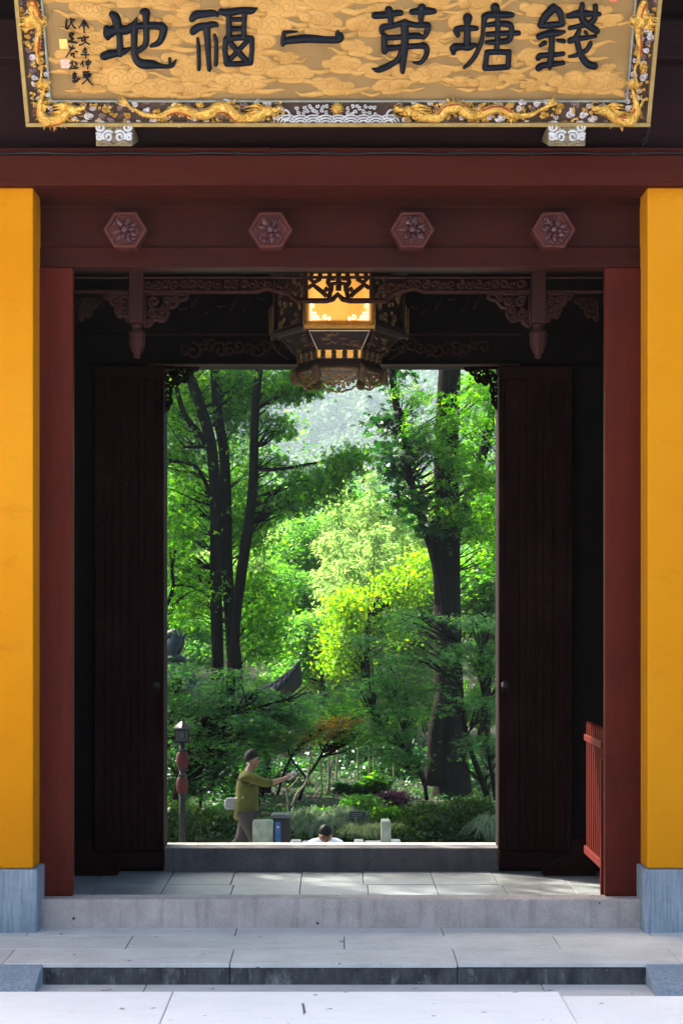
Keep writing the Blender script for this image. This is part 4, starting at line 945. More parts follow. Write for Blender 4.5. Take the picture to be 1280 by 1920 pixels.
def trunk_mesh(mb, pts, n=10, wob=0):
    """pts: (px, py, d, width_px)"""
    q = [(*P(a, b_, d), w/F*d/2) for a, b_, d, w in pts]; s = spline(q, 5)
    mb.tube([p[:3] for p in s], [max(p[3], .004) for p in s], n)
def to_world_blobs(bl): return [(tuple(P(a, b_, d)), (rx/F*d, rz, ry/F*d), n) for a, b_, d, rx, ry, rz, n in bl]
def make_tree(name, label, stems, blobs, mat, bk, leaf, base=None, twig=.28, up=.55, shape='oval', gap=-.05, per=14, flat=.45, cat='tree', group=None, high=None, seed=0, aspect=.55, limbs=12, droop=.0):
    d0 = stems[0][0][2]; p0 = P(*stems[0][0][:3]); root = empty(name, (p0.x, p0.y, ground_z(p0.x, p0.y)), label, cat, group); off = Vector(root.location)
    rr = random.Random(seed); mb = MB()
    for s in stems: trunk_mesh(mb, s)
    pts = []; tips = []
    wb = to_world_blobs(blobs)
    for c, r, n in wb:
        p, T = blob_points(c, r, n, per, twig, flat, gap, seed); pts.append(p); tips += list(T[:limbs])
    if high:
        for c, r, n, _ in high:
            p, T = blob_points(c, r, n, 10, .5, .5, -.1, seed+1); pts.append(p)
            tips += list(T[:6])
    st = [Vector(v) for v in mb.v[::10]]
    for t in tips:                      # limbs from the nearest lower stem point to the twigs
        t = Vector(t); best = min(st, key=lambda s: (s - t).length + max(0, s.z - t.z + .3)*2); 
        md = best.lerp(t, .55) + Vector((rr.uniform(-.1, .1), rr.uniform(-.1, .1), rr.uniform(.0, .18)))*min(1, (best-t).length)
        r = .010 + .006*(best-t).length
        mb.tube([best, best.lerp(md, .5) + Vector((0,0,-.03)), md, t], [r, r*.8, r*.55, .003], 5)
    mb.v = [(x-off.x, y-off.y, z-off.z) for x, y, z in mb.v]; mb.build('trunk', bk, root, smooth=True)
    C = np.concatenate([p for p in pts if len(p)]) - np.array(off)
    me = leaf_mesh('crown', C, leaf, up, shape, droop, aspect); place('crown', me, M[mat], root)
    return root

# -- the three-stemmed tree group on the left
A = 30.0
make_tree('tall_tree', 'tall dark tree with forked leaning trunk, leftmost behind the doorway', 
    [[(409,1420,A,27),(408,1240,A,24),(405,1100,A,23),(404,950,A,22),(398,850,A,22),(385,790,A,21),(365,730,A,20),(350,690,A,18),(330,620,A,16),(300,480,A,12)],
     [(398,850,A,15),(375,815,A,13),(348,780,A-.3,11),(333,735,A-.5,9),(325,690,A-.6,8)], [(396,835,A,9),(372,838,A,7),(345,838,A-.4,5)], [(400,935,A,9),(372,880,A-.2,7),(350,868,A-.4,5)]],
    [(335,790,A+.6,60,60,.9,1500),(330,880,A+.4,60,60,.8,1600),(345,960,A+.4,55,60,.8,1500),(325,1010,A,50,50,1,1400),(420,730,A+1.2,75,55,.8,2200),(300,700,A,60,80,1,1500),(355,720,A+1.2,50,50,.6,1500),(250,850,A,80,220,1.2,2500),(385,905,A+1.3,75,60,.8,1500),(450,860,A+1.4,60,70,.8,1500),(440,950,A+1.4,60,50,.8,1200),(320,1080,A+.8,40,60,.6,900)],
    'leaf_mid', BK, .062, shape='maple', aspect=.75, twig=.36, flat=.8, up=.3, high=[((-3.2,30,7.8),(2.2,2.2,1.6),2500,0)], seed=1)
make_tree('tall_tree', 'slim dark tree just right of the forked trunk, standing straight',
    [[(444,1420,A+.4,36),(440,1255,A+.4,30),(432,1150,A+.4,24),(425,1050,A+.4,23),(424,950,A+.4,22),(420,850,A+.4,20),(409,780,A+.4,19),(402,690,A+.4,18),(395,560,A+.4,14)]],
    [(455,1010,A+1.3,55,40,.7,1500),(490,1110,A+.9,50,55,.7,1900),(490,1190,A+.6,45,55,.8,2000),(370,1090,A+.6,55,40,.9,1400),(345,1130,A+.9,40,50,.7,900),(430,760,A+1,60,60,.8,1800),(460,700,A+.6,70,30,.8,1500)],
    'leaf_mid', BK, .060, shape='maple', aspect=.75, twig=.36, flat=.8, up=.3, high=[((-1.8,30.4,8.2),(1.8,2.0,1.6),2000,0)], seed=2)
make_tree('tall_tree', 'leaning tree with wide leafy boughs reaching over the middle, left side',
    [[(444,1420,A-.2,24),(440,1200,A-.2,20),(452,1080,A-.3,21),(466,985,A-.4,20),(475,900,A-.5,19),(477,800,A-.5,17),(483,715,A-.5,16),(492,640,A-.5,13)],
     [(476,880,A-.5,9),(520,880,A-.6,7),(580,870,A-.7,5),(640,858,A-.8,3)], [(478,770,A-.5,7),(520,745,A-.5,5),(570,730,A-.5,3)]],
    [(520,895,A+.5,58,42,.7,1250),(575,920,A-.7,58,42,.7,1150),(620,905,A-.8,44,34,.6,750),(655,860,A-.9,36,22,.4,650),(600,862,A-.7,42,20,.5,450),(548,962,A-.5,42,30,.5,650),(505,795,A+.5,38,28,.6,900),(545,722,A-.5,50,30,.6,1400),(505,720,A+.6,55,34,.7,1300),(585,712,A-.6,22,24,.4,500),(490,960,A+.5,38,28,.6,800),(560,765,A-.5,28,18,.3,350)],
    'leaf_mid', BK, .066, shape='maple', aspect=.8, twig=.30, flat=.6, up=.3, high=[((-.6,29.4,8.0),(1.9,1.8,1.5),2200,0)], seed=3, gap=.08)
# -- the big tree on the right
B = 30.5
make_tree('giant_tree', 'massive straight dark trunk on the right with a leaning side stem', 
    [[(848,1500,B,82),(847,1460,B,70),(844,1400,B,63),(841,1300,B,57),(838,1150,B,52),(838,1000,B,49),(836,850,B,47),(842,700,B,43),(848,540,B,38)],
     [(826,1130,B-.1,26),(820,1065,B-.3,22),(801,1000,B-.4,19),(777,930,B-.5,17),(760,860,B-.5,15),(746,780,B-.5,14),(733,690,B-.5,13),(722,600,B-.5,10)], [(812,1470,B-.3,40),(815,1420,B-.35,32),(818,1360,B-.25,30),(830,1300,B-.1,26)]],
    [(800,745,B-.9,60,45,.4,800),(845,800,B-1,60,45,.4,900),(850,880,B-1,65,40,.4,900),(790,830,B-.9,40,40,.4,500),(900,760,B-.6,45,60,.6,1100),(900,900,B-.5,50,60,.6,1100),(895,985,B-.4,45,35,.6,700),(850,950,B-1,50,26,.3,400)],
    'leaf_mid', BK2, .085, high=[((3.5,30.5,8.5),(2.6,2.4,2.0),2600,0)], seed=4, gap=.08, per=9, up=.45, aspect=.42, shape='maple', twig=.32)
make_tree('chestnut_bough_tree', 'dark broad leaved sapling against the pale hill, right of centre',
    [[(836,1240,B-.45,8),(826,1110,B-.45,8),(802,1000,B-.62,7),(778,930,B-.64,7),(761,860,B-.64,6),(748,790,B-.64,5)]],
    [(728,790,B-.2,46,24,.3,150),(770,835,B-.9,36,26,.3,150),(735,850,B-.1,40,34,.3,200),(740,895,B-.1,40,30,.3,170),(790,940,B-.8,34,24,.3,120),(750,945,B,34,26,.3,110),(805,990,B-.8,36,18,.3,90),(735,705,B,45,20,.3,130)],
    'leaf_dark', BK, .125, seed=5, gap=-.3, per=5, up=.55, shape='palm', twig=.30, aspect=.5, limbs=6, droop=.4)
make_tree('slanting_tree', 'slanting dark tree at the right edge behind the massive trunk',
    [[(838,1180,34,18),(846,1050,34,18),(868,960,34,19),(892,895,34,19),(910,830,34,19),(926,760,34,17),(945,680,34,14)]],
    [(905,720,34.2,50,40,.8,1300),(890,820,34.4,40,60,.8,1300),(915,950,34,40,60,.8,1400),(925,1040,34.3,40,50,.8,1200),(960,820,34,40,120,.8,1400)],
    'leaf_mid', BK, .095, high=[((5.5,34,9),(2,2,1.6),1500,0)], seed=6)
make_tree('crooked_sapling', 'thin crooked sapling at the far left edge of the doorway',
    [[(305,1190,27,8),(312,1140,27,8),(325,1100,27,7),(322,1060,27,6),(331,1028,27,4)], [(325,1098,27,5),(350,1098,27,4),(385,1112,27,2)]],
    [(335,1035,27,32,25,.4,350),(365,1110,27,40,25,.4,450),(318,1150,27,20,40,.4,300)], 'leaf_mid', BK, .07, seed=7, gap=.0, limbs=5)

# -- layered maples either side
def maple(label, stems, layers, seed, mat='leaf_maple', leaf=.055, group='layered maples'):
    make_tree('maple_tree', label, stems, layers, mat, BK, leaf, shape='maple', twig=.30, up=.62, flat=.2, per=22, gap=-.1, seed=seed, limbs=7, aspect=.6)
D = 25.5
lay = []
rr = random.Random(21)
for py in range(1248, 1430, 14):
    for i in range(3):
        px = rr.uniform(300, 570 - max(0, (1275-py))*3 - max(0, py-1370)*1.8); 
        if px > 430 and py < 1300: continue
        lay.append((px, py + rr.uniform(-6, 6), D + rr.uniform(-.8, .8), rr.uniform(36, 66), rr.uniform(6, 11), .45, 480))
lay += [(465,1290,D,30,7,.3,220),(488,1298,D,26,6,.3,180),(440,1282,D,34,7,.3,240),(322,1392,22.0,26,7,.2,170),(352,1412,21.9,22,6,.2,120)]
maple('dark layered maple spreading over the left half below the trunks', [[(300,1590,D,20),(330,1500,D,18),(345,1430,D,15),(390,1350,D,12),(440,1290,D,8)], [(345,1430,D,10),(320,1360,D,8),(340,1270,D,5)], [(390,1350,D,8),(470,1330,D-.3,6),(540,1310,D-.3,3)]], lay, 8)
lay = []
for py in range(1140, 1440, 15):
    lo = 650 + abs(py-1270)*.5 if py > 1180 else 760
    for i in range(3):
        px = rr.uniform(lo, 935)
        if 775 < px < 905 and (py > 1345 or rr.random() < .45): continue
        lay.append((px, py + rr.uniform(-6, 6), D + rr.uniform(-.8, .8), rr.uniform(30, 58), rr.uniform(5, 10), .45, 330))
maple('dark layered maple veiling the massive trunk on the right', [[(925,1540,D,14),(905,1470,D,12),(880,1400,D,10),(865,1320,D,8),(860,1200,D,5)], [(930,1500,D-.2,10),(915,1410,D-.2,8),(905,1300,D-.2,6),(900,1220,D-.2,4)], [(800,1500,D+.3,8),(790,1450,D+.3,7),(750,1390,D+.3,5),(700,1350,D+.3,3)], [(798,1480,D+.3,6),(770,1410,D+.3,5),(745,1340,D+.3,3)], [(905,1470,D,6),(870,1430,D,5),(880,1370,D,3)]], lay, 9)
lay = [(rr.uniform(560, 760), 1350 + rr.uniform(-28, 40), 28 + rr.uniform(-.8, .8), rr.uniform(40, 60), rr.uniform(5, 9), .4, 460) for i in range(12)]
maple('small low maple with lighter green sprays in the middle', [[(560,1500,28,7),(575,1460,28,6),(600,1420,28,5),(625,1370,28,3)], [(575,1460,28,5),(545,1420,28,4),(530,1370,28,3)]], lay, 10, 'leaf_mid', .06)
lay = [(600,1362,26.6,45,6,.3,340),(640,1350,26.6,40,6,.3,340),(570,1380,26.6,35,5,.3,200)]
maple('rust tinged maple spray hanging above the clipped grass', [[(520,1490,26.6,6),(540,1430,26.6,5),(575,1385,26.6,4),(640,1352,26.6,2)]], lay, 11, 'leaf_rust', .055)

# -- bright sunlit trees and bamboo in the middle distance
make_tree('sunlit_tree', 'bright yellow green tree glowing in the sun at the centre', [[(690,1440,37,18),(692,1330,37,15),(688,1240,37,12),(690,1160,37,8)], [(690,1260,37,8),(650,1200,37,6),(640,1150,37,4)]],
    [(650,1140,37,40,30,.6,1700),(700,1110,37.3,48,30,.8,1900),(640,1195,37,36,34,.7,1500),(685,1180,37.6,50,40,.8,1500),(745,1100,37.4,46,34,.8,1500),(652,1240,37,34,22,.6,800),(740,1170,37.4,46,36,.8,1200),(790,1065,38,50,34,.8,1400),(625,1240,37.2,22,26,.5,500)],
    'leaf_yellow', BK2, .09, seed=12, up=.3, twig=.34, flat=.8, gap=.02)
def bamboo(label, px, top, d, seed):
    rr = random.Random(seed); p0 = P(px, top, d); gz = ground_z(p0.x, d); root = empty('bamboo_clump', (p0.x, d, gz), label, 'bamboo', 'bamboo clumps'); cs = []; lv = []; dr = []
    for k in range(12):
        bx, by = rr.uniform(-.9, .9), rr.uniform(-.6, .6); h = (p0.z-gz)*rr.uniform(.75, 1.05); lx, ly = rr.uniform(-.9, .9), rr.uniform(-.5, .5)
        q = [Vector((bx + lx*t*t, by + ly*t*t, h*t - .35*h*max(0, t-.8)**1.5)) for t in np.linspace(0, 1, 12)]
        mb = MB(); mb.tube(q, [.035*(1-.75*t) for t in np.linspace(0, 1, 12)], 6); mb.build('culm', M['culm'], root, smooth=True)
        for i in range(60):
            t = rr.uniform(.28, 1); j = min(10, int(t*11)); b = q[j].lerp(q[j+1], t*11-j) if j < 11 else q[-1]
            dv = Vector((rr.gauss(0,1), rr.gauss(0,1), rr.uniform(-.2, .5))).normalized(); L = rr.uniform(.25, .75)*(1.25-t*.6)
            for m_ in range(24):
                s = rr.uniform(.2, 1); lv.append(b + dv*L*s + Vector((0, 0, -.35*s*s*L)) + Vector((rr.gauss(0, .06), rr.gauss(0, .06), rr.gauss(0, .06)))); dr.append(dv + Vector((0, 0, -.5)))
    me = leaf_mesh('foliage', np.array([tuple(v) for v in lv]), .14, .4, 'oval', .3, .22, dirs=np.array([tuple(v) for v in dr])); place('foliage', me, M['leaf_bamboo'], root)
M['culm'] = mottled('bamboo_culm', (.10,.14,.04), (.20,.23,.09), 9, .45, bumps=.1)
bamboo('tall feathery bamboo clump standing highest, before the hazy hill', 705, 872, 44, 1); bamboo('feathery bamboo clump to the right, beside the leaning stem', 765, 920, 45, 2)
bamboo('lower bamboo clump at the left of the feathery group', 650, 1000, 42, 3); bamboo('bamboo clump half hidden by the bright yellow green tree', 730, 990, 41, 4)
labs = ['yellow sunlit tree top in the upper left corner of the doorway', 'pale green mid distance tree left of the bamboo', 'broad pale tree behind the upturned roof corner', 'pale tree seen between the left trunks and the door', 'low pale tree right of the massive trunk', 'hazy round tree above the bamboo', 'leafy tree behind the low pale tree, right edge',
        'tall hazy tree above the upturned roof corner', 'round pale tree low on the left behind the roof ornament', 'pale tree filling the gap below the bamboo', 'pale yellow green tree by the right door edge', 'distant pale tree at the middle left gap', 'hazy tree behind the leaning stem']
specs = [(335,750,48,45,55,'leaf_yellow'), (560,1010,50,75,75,'leaf_pale'), (545,1130,47,80,80,'leaf_pale'), (340,1110,46,70,90,'leaf_bamboo'), (905,1090,40,60,70,'leaf_pale'), (700,960,62,90,60,'leaf_pale'), (900,980,55,80,90,'leaf_pale'),
         (520,1040,60,90,100,'leaf_bamboo'), (350,1200,42,70,60,'leaf_pale'), (600,1200,42,70,70,'leaf_pale'), (910,1170,43,60,60,'leaf_bamboo'), (400,1010,64,110,110,'leaf_pale'), (800,1000,58,90,90,'leaf_pale')]
for i, ((px, py, d, rx, ry, mt), lb) in enumerate(zip(specs, labs)):
    gy = CY + (CZ+1.66)*F/d
    make_tree('garden_tree', lb, [[(px,gy,d,16),(px+4,(gy+py)/2,d,13),(px,py,d,8)]], [(px + R.uniform(-.6,.6)*rx, py + R.uniform(-.6,.6)*ry, d + R.uniform(-.6,.6), rx*.55, ry*.5, 1.1, 2300) for k in range(6)], mt, BK, .11, group='mid distance trees', seed=30+i, twig=.4, gap=-.05, limbs=4)
# understorey thicket behind the bed
labs = ['dark thicket shrub behind the waste bin', 'dark thicket shrub behind the clipped grass', 'shadowed shrub below the small low maple', 'shadowed shrub left of the massive trunk', 'dark shrub at the left door edge below the maple', 'dark shrub behind the red lanterns', 'dark shrub right of the massive trunk, low at the edge', 'tall shadowed shrub showing over the shoulder of the walking person', 'shadowed shrub behind the notice board']
for i, (px, py, d, rx, ry) in enumerate([(520,1470,33,50,40),(585,1455,36,60,40),(640,1430,37,60,45),(760,1440,34,55,40),(325,1480,27,35,60),(375,1440,28,50,55),(905,1440,32,50,50),(450,1480,29,50,50),(690,1460,34,45,35)]):
    make_tree('thicket_shrub', labs[i], [[(px,CY+(CZ+1.66)*F/d,d,6),(px+3,py+10,d,4),(px-4,py-10,d,2)]], [(px,py,d,rx,ry,.6,1500),(px+rx*.5,py-ry*.6,d,rx*.6,ry*.5,.5,600)], 'leaf_dark', BK, .10, cat='shrub', group='thicket shrubs', seed=50+i, limbs=5)

labs = ['pale shrub under the upturned roof corner', 'pale shrub low behind the small maple, left', 'pale shrub low behind the small maple, middle', 'green shrub low behind the bright lime tree', 'green shrub left of the massive trunk, farther back', 'green shrub right behind the massive trunk', 'pale shrub by the right door edge behind the maple', 'pale shrub behind the left maple', 'green shrub behind the slender pole stems', 'green shrub behind the two bamboo poles']
for i, (px, py, d_, mt) in enumerate([(560,1300,44,'leaf_bamboo'),(600,1330,44,'leaf_pale'),(655,1320,45,'leaf_pale'),(715,1310,43,'leaf_mid'),(775,1340,42,'leaf_mid'),(820,1320,46,'leaf_mid'),(895,1330,44,'leaf_pale'),(495,1310,42,'leaf_pale'),(640,1385,40,'leaf_mid'),(710,1385,40,'leaf_mid')]):
    make_tree('understorey_shrub', labs[i], [[(px,CY+(CZ+1.66)*F/d_,d_,6),(px+3,py+20,d_,4),(px-4,py-10,d_,2)]], [(px,py,d_,48,40,.8,1900),(px+20,py-30,d_,34,24,.6,800)], mt, BK, .10, cat='shrub', group='understorey shrubs', seed=120+i, limbs=5, up=.35)
# bare pale stems and bamboo poles in the shade
sm = MB()
def small_stem(label, polys, mat, name='bare_stem'):
    p0 = P(*polys[0][0][:3]); root = empty(name, (p0.x, p0.y, ground_z(p0.x, p0.y)), label, 'tree'); mb = MB()
    for s in polys: trunk_mesh(mb, s, 7)
    mb.v = [(x-p0.x, y-p0.y, z-ground_z(p0.x, p0.y)) for x, y, z in mb.v]; mb.build('stem', mat, root, smooth=True)
small_stem('pale forked bare trunk in the shade behind the waste bin', [[(540,1528,27.5,4),(538,1485,27.5,4),(530,1460,27.5,3),(524,1440,27.5,2)], [(538,1482,27.5,3.5),(552,1468,27.5,3),(562,1455,27.5,2)], [(547,1512,27.6,4.5),(556,1490,27.6,4.5),(572,1470,27.6,4),(580,1440,27.6,3.5),(584,1410,27.6,3)]], BKL)
for i, (a, b_, c) in enumerate([(612,1490,640),(618,1490,612),(628,1480,640),(693,1478,690),(700,1478,703),(738,1460,738),(604,1500,598),(672,1490,668)]):
    small_stem(['slender pale pole stem slanting in the shade, middle', 'upright slender pole stem in the shade, middle', 'pole stem leaning right behind the clipped grass', 'left of two upright bamboo poles in the shade', 'right of two upright bamboo poles in the shade', 'lone upright pole stem left of the massive trunk', 'pole stem leaning left in the shade', 'thin pole stem behind the notice board'][i],
        [[(a,b_+6,31,4.5),((a+c)/2,(b_+1330)/2,31,3.6),(c,1330,31,2.6)]], M['culm'] if i > 2 else BKL, 'pole_stem')

# -- hedges, azaleas, grass tufts
def shrub(name, label, px, py, d, rx, ry, n, mat, leaf=.06, cat='shrub', shape='oval', group=None, up=.45):
    make_tree(name, label, [[(px,CY+(CZ+1.66)*F/d,d,5),(px,py+ry*.3,d,4),(px+2,py-ry*.2,d,2)]], [(px,py,d,rx,ry,rx/F*d*.8,n),(px-rx*.4,py-ry*.3,d,rx*.6,ry*.6,rx/F*d*.6,n//3),(px+rx*.45,py+ry*.1,d-.1,rx*.6,ry*.7,rx/F*d*.6,n//3)], mat, BK, leaf, cat=cat, shape=shape, twig=.12, gap=-.4, seed=int(px), per=9, up=up, group=group, limbs=8)
HG = 'clipped evergreen shrubs'
shrub('evergreen_shrub', 'large dark evergreen shrub at the foot of the massive trunk', 800, 1545, 25.0, 46, 40, 3600, 'hedge_leaf', .065, group=HG)
shrub('evergreen_shrub', 'evergreen shrub with pale tips beside the right door edge', 885, 1530, 25.2, 50, 38, 3600, 'hedge_leaf', .065, group=HG)
shrub('evergreen_shrub', 'light green shrub behind the right stone post', 735, 1535, 25.6, 36, 24, 1800, 'leaf_mid', .06, group=HG)
shrub('evergreen_shrub', 'low dark shrub between the large shrub and the stone post', 760, 1565, 24.7, 30, 16, 1200, 'hedge_leaf', .055, group=HG)
shrub('azalea', 'rounded azalea with pale green tips behind the notice board', 682, 1510, 27.5, 36, 20, 2200, 'leaf_pale', .055, group=None)
shrub('purple_shrub', 'small purple leaved shrub near the massive trunk', 738, 1497, 28.5, 22, 14, 900, 'leaf_purple', .06, 'shrub', 'oval')
shrub('evergreen_shrub', 'dark shrub against the left door edge behind the red lanterns', 330, 1540, 24.6, 40, 45, 2600, 'hedge_leaf', .065, group=HG)
shrub('evergreen_shrub', 'dark shrub behind the walking person', 400, 1545, 25.2, 45, 35, 2200, 'hedge_leaf', .065, group=HG)
shrub('azalea', 'pale tipped bush behind the clipped grass on the left', 600, 1530, 27.0, 40, 14, 1400, 'leaf_pale', .05)
shrub('broadleaf_plant', 'glossy broad leaved plant in the shade behind the azalea', 655, 1478, 30, 26, 20, 500, 'leaf_dark', .13, 'plant', 'oval', None, .75)
shrub('broadleaf_plant', 'leafy shade plant left of the purple shrub', 705, 1470, 30, 26, 18, 600, 'leaf_mid', .11, 'plant', 'oval', None, .75)
def tuft(label, px, d, r, h, n, mat, seed):
    x = X(px, d); z = ground_z(x, d); rng = np.random.default_rng(seed)
    root = tag(bpy.data.objects.new('grass_tuft', None), label, 'grass', 'arching grass tufts'); COL.objects.link(root); root.location = (x, d, z)
    vs = []; fs = []
    for i in range(n):
        a = rng.uniform(0, 6.283); rad = r*rng.uniform(.35, 1.05); hh = h*rng.uniform(.7, 1.15); w = .006*rng.uniform(.7, 1.3); dx, dy = math.cos(a), math.sin(a); b0 = np.array([dx, dy, 0])*r*.18*rng.random(); sx = np.array([-dy, dx, 0])*w
        o = len(vs); K = 4
        for k in range(K+1):
            t = k/K; p = b0 + np.array([dx*rad*t**1.3, dy*rad*t**1.3, hh*(1.9*t - 1.75*t*t*(.6+.4*rad/r))]); ww = (1-t**2*.9)
            vs += [tuple(p+sx*ww), tuple(p-sx*ww)]
        fs += [(o+2*k, o+2*k+1, o+2*k+3, o+2*k+2) for k in range(K)]
    me = bpy.data.meshes.new('blades'); me.from_pydata(vs, [], fs); me.update(); place('blades', me, M[mat], root, kind='stuff')
tl = ['large grey green grass tuft beside the right door edge', 'grass tuft just left of the seated man', 'grass tuft behind the seated man', 'grass tuft coloured as if sunlit, right of the seated man', 'grass tuft coloured as if sunlit, left of the right stone post', 'grass tuft coloured as if sunlit, right of the stone post', 'grey green tuft next to the waste bin', 'grey green tuft below the notice board', 'grass tuft in the second row behind the seated man', 'grass tuft in the second row near the waste bin', 'grass tuft left of the notice board in the second row', 'tuft coloured as if sunlit, between seated man and stone post', 'second row tuft right of the notice board']
for i, (px, d, r, h, n, mt) in enumerate([(918,24.6,.34,.30,520,'blade_grey'),(583,24.9,.32,.22,420,'blade_grey'),(618,25.0,.30,.22,420,'blade_grey'),(660,24.8,.26,.17,380,'blade_light'),(702,24.8,.26,.18,380,'blade_light'),(750,24.9,.26,.18,300,'blade_light'),(560,25.1,.3,.24,380,'blade_grey'),(668,25.6,.32,.24,400,'blade_grey'),(628,25.8,.34,.25,400,'blade_grey'),(575,25.9,.34,.26,400,'blade_grey'),(645,26.3,.34,.24,340,'blade_grey'),(682,24.7,.22,.15,300,'blade_light'),(712,25.7,.3,.2,300,'blade_light')]):
    tuft(tl[i], px, d, r*1.25, h*1.75, n, mt, 70+i)
# ground cover over the bed
gc = []
for i in range(15000):
    y = 24.5 + 14*R.random()**1.3; x = R.uniform(-.14, .14)*y
    gc.append((x, y, ground_z(x, y) + R.uniform(.0, .10)))
tag(place('ground_cover', leaf_mesh('ground_cover', np.array(gc), .09, .5, aspect=.35), M['leaf_dark']), 'low leafy ground cover between the shrubs of the garden bed', 'ground cover', kind='stuff')
# kerb stones along the bed
KB = tag(box('bed_kerb', -3.4, 2.4, 24.17, 24.32, -2.1, -1.70, M['joint'], None, 0), kind='structure')
x = X(545, 24.2)
while x < X(735, 24.2):
    w = R.uniform(.12, .26); box('kerb_stone', x, x+w-.012, 24.10+R.uniform(-.02, .02), 24.34, -1.72, -1.615+R.uniform(-.03, .02), M['terrace'], KB, .02); x += w

# ------------------------------------------------------------------ small things in the garden
stone_light = mottled('mossy_pale_stone', (.16,.19,.14), (.34,.36,.29), 7, .9, bumps=.4, dirt=((.09,.13,.06), 4, .5, .75))
zg = -1.985
def slab_post(label, px0, px1, pyt, d, dep, lean):
    x0, x1 = X(px0, d), X(px1, d); zt = Z(pyt, d); cx = (x0+x1)/2
    root = empty('stone_post', (cx, d, zg), label, 'stone post', 'stair end posts'); w = (x1-x0)/2; h = zt-zg
    MB().prism([(-w, 0), (w, 0), (w+lean, h*.97), (w+lean-.02, h), (-w+lean*.3, h), (-w, h*.96)], -dep/2, dep/2).build('shaft', stone_light, root, bevel=.012)
    MB().prism([(-w-.015, .0), (w+.015, .0), (w+.015, .18), (-w-.015, .18)], -dep/2-.02, dep/2+.02).build('foot', stone_light, root, bevel=.012)
slab_post('broad mossy stone post left of the waste bin', 474, 508, 1537, 23.0, .20, .03); slab_post('narrow mossy stone post standing right of the seated man', 714, 732, 1537, 23.0, .30, .0)
bx0, bx1, bd = X(509, 23.6), X(545, 23.6), 23.6; bw = (bx1-bx0)/2; BN = empty('waste_bin', ((bx0+bx1)/2, bd+.12, zg), 'dark waste bin with a blue label panel beside the stone post', 'bin'); bh = Z(1527, bd)-zg
blk = mottled('bin_black_steel', (.010,.011,.014), (.022,.023,.028), 10, .45, bumps=.05); blu = mottled('bin_blue_label', (.02,.06,.22), (.05,.14,.38), 14, .4, bumps=0)
MB().box(-bw+.01, bw-.01, -.12, .12, .03, bh-.05).build('body', blk, BN, bevel=.01); MB().prism([(-bw-.005, bh-.049), (bw+.005, bh-.049), (bw+.005, bh-.02), (bw-.02, bh), (-bw+.02, bh), (-bw-.005, bh-.02)], -.14, .14).build('lid', mottled('bin_lid', (.06,.065,.075), (.11,.115,.13), 12, .35, bumps=.05), BN, bevel=.006)
lp = MB().box(-bw*.62, -bw*.05, -.126, -.1205, .08, bh-.10).build('label_panel', blu, BN, bevel=.001); lt = MB()
lt.ball((-bw*.34, -.128, bh-.17), .018, 10, 6, (1, .2, 1))
for k in range(3): lt.box(-bw*.44, -bw*.22, -.1295, -.1265, .26+k*.05, .275+k*.05)
lt.build('print', M['wave'], lp)
for s in (-1, 1): MB().box(s*bw*.7-.02, s*bw*.7+.02, -.1, .1, 0, .029).build('foot', blk, BN)
nd = 25.4; NB = empty('notice_board', (X(670, nd), nd, ground_z(X(670, nd), nd)), 'small dark notice board on stakes in the grass', 'sign'); nz = Z(1530, nd)-NB.location.z
pb = MB().box(-.115, .115, -.012, .012, -.062, .062).build('panel', blk, NB, bevel=.003, loc=(0, 0, nz)); pb.rotation_euler = (-.35, .06, 0)
pt = MB()
for k in range(3): pt.box(-.09, .07-.02*k, -.0145, -.0125, .03-.03*k, .036-.03*k)
pt.build('print', M['frame_inner'], pb)
for s in (-1, 1): MB().tube([(s*.07, .02, 0), (s*.07, .02, nz)], .010, 6).build('stake', blk, NB)

# garden lamp post with two red lanterns
ld = 22.5; lx = X(342, ld); LP = empty('garden_lamp', (lx, ld, zg), 'dark garden lamp post with a square fretted lamp box', 'lamp post'); off = lambda py: Z(py, ld)-zg
iron = mottled('lamp_iron', (.004,.004,.0045), (.010,.0095,.009), 14, .5, bumps=.1); lglass = mottled('lamp_glass', (.05,.06,.065), (.09,.10,.10), 8, .35, bumps=0)
MB().tube([(0,0,0), (0,0,off(1392))], [.05, .035], 10).build('pole', iron, LP, smooth=True)
MB().lathe([(.10,0),(.10,.05),(.06,.10),(.05,.2)], (0,0,0), 14).build('base', iron, LP, smooth=True)
z0, z1 = off(1390), off(1366); h = .082
bxl = MB().box(-h*.86, h*.86, -h*.86, h*.86, z0+.01, z1-.01).build('glass_box', lglass, LP)
fr = MB()
for sx in (-1, 1):
    for sy in (-1, 1): fr.box(sx*h-.009, sx*h+.009, sy*h-.009, sy*h+.009, z0, z1)
for zz_ in (z0, z1-.012): fr.box(-h-.02, h+.02, -h-.02, h+.02, zz_-.012, zz_+.012)
for a, b_ in ((-.045, 0), (.045, 0)): fr.box(a-.004, a+.004, -h-.004, -h+.004, z0, z1)
fr.tube([(.04*math.cos(t), -h-.002, (z0+z1)/2+.05*math.sin(t)) for t in np.linspace(0, 6.283, 9)], .005, 5)
fr.build('fret_frame', iron, LP); MB().lathe([(h*1.5, z1+.012), (h*.9, z1+.05), (.02, z1+.09), (.012, z1+.13)], (0,0,0), 4).build('roof', iron, LP)
redl = mottled('red_lantern_silk', (.034,.0016,.0012), (.062,.0032,.002), 12, .6, bumps=.2); 
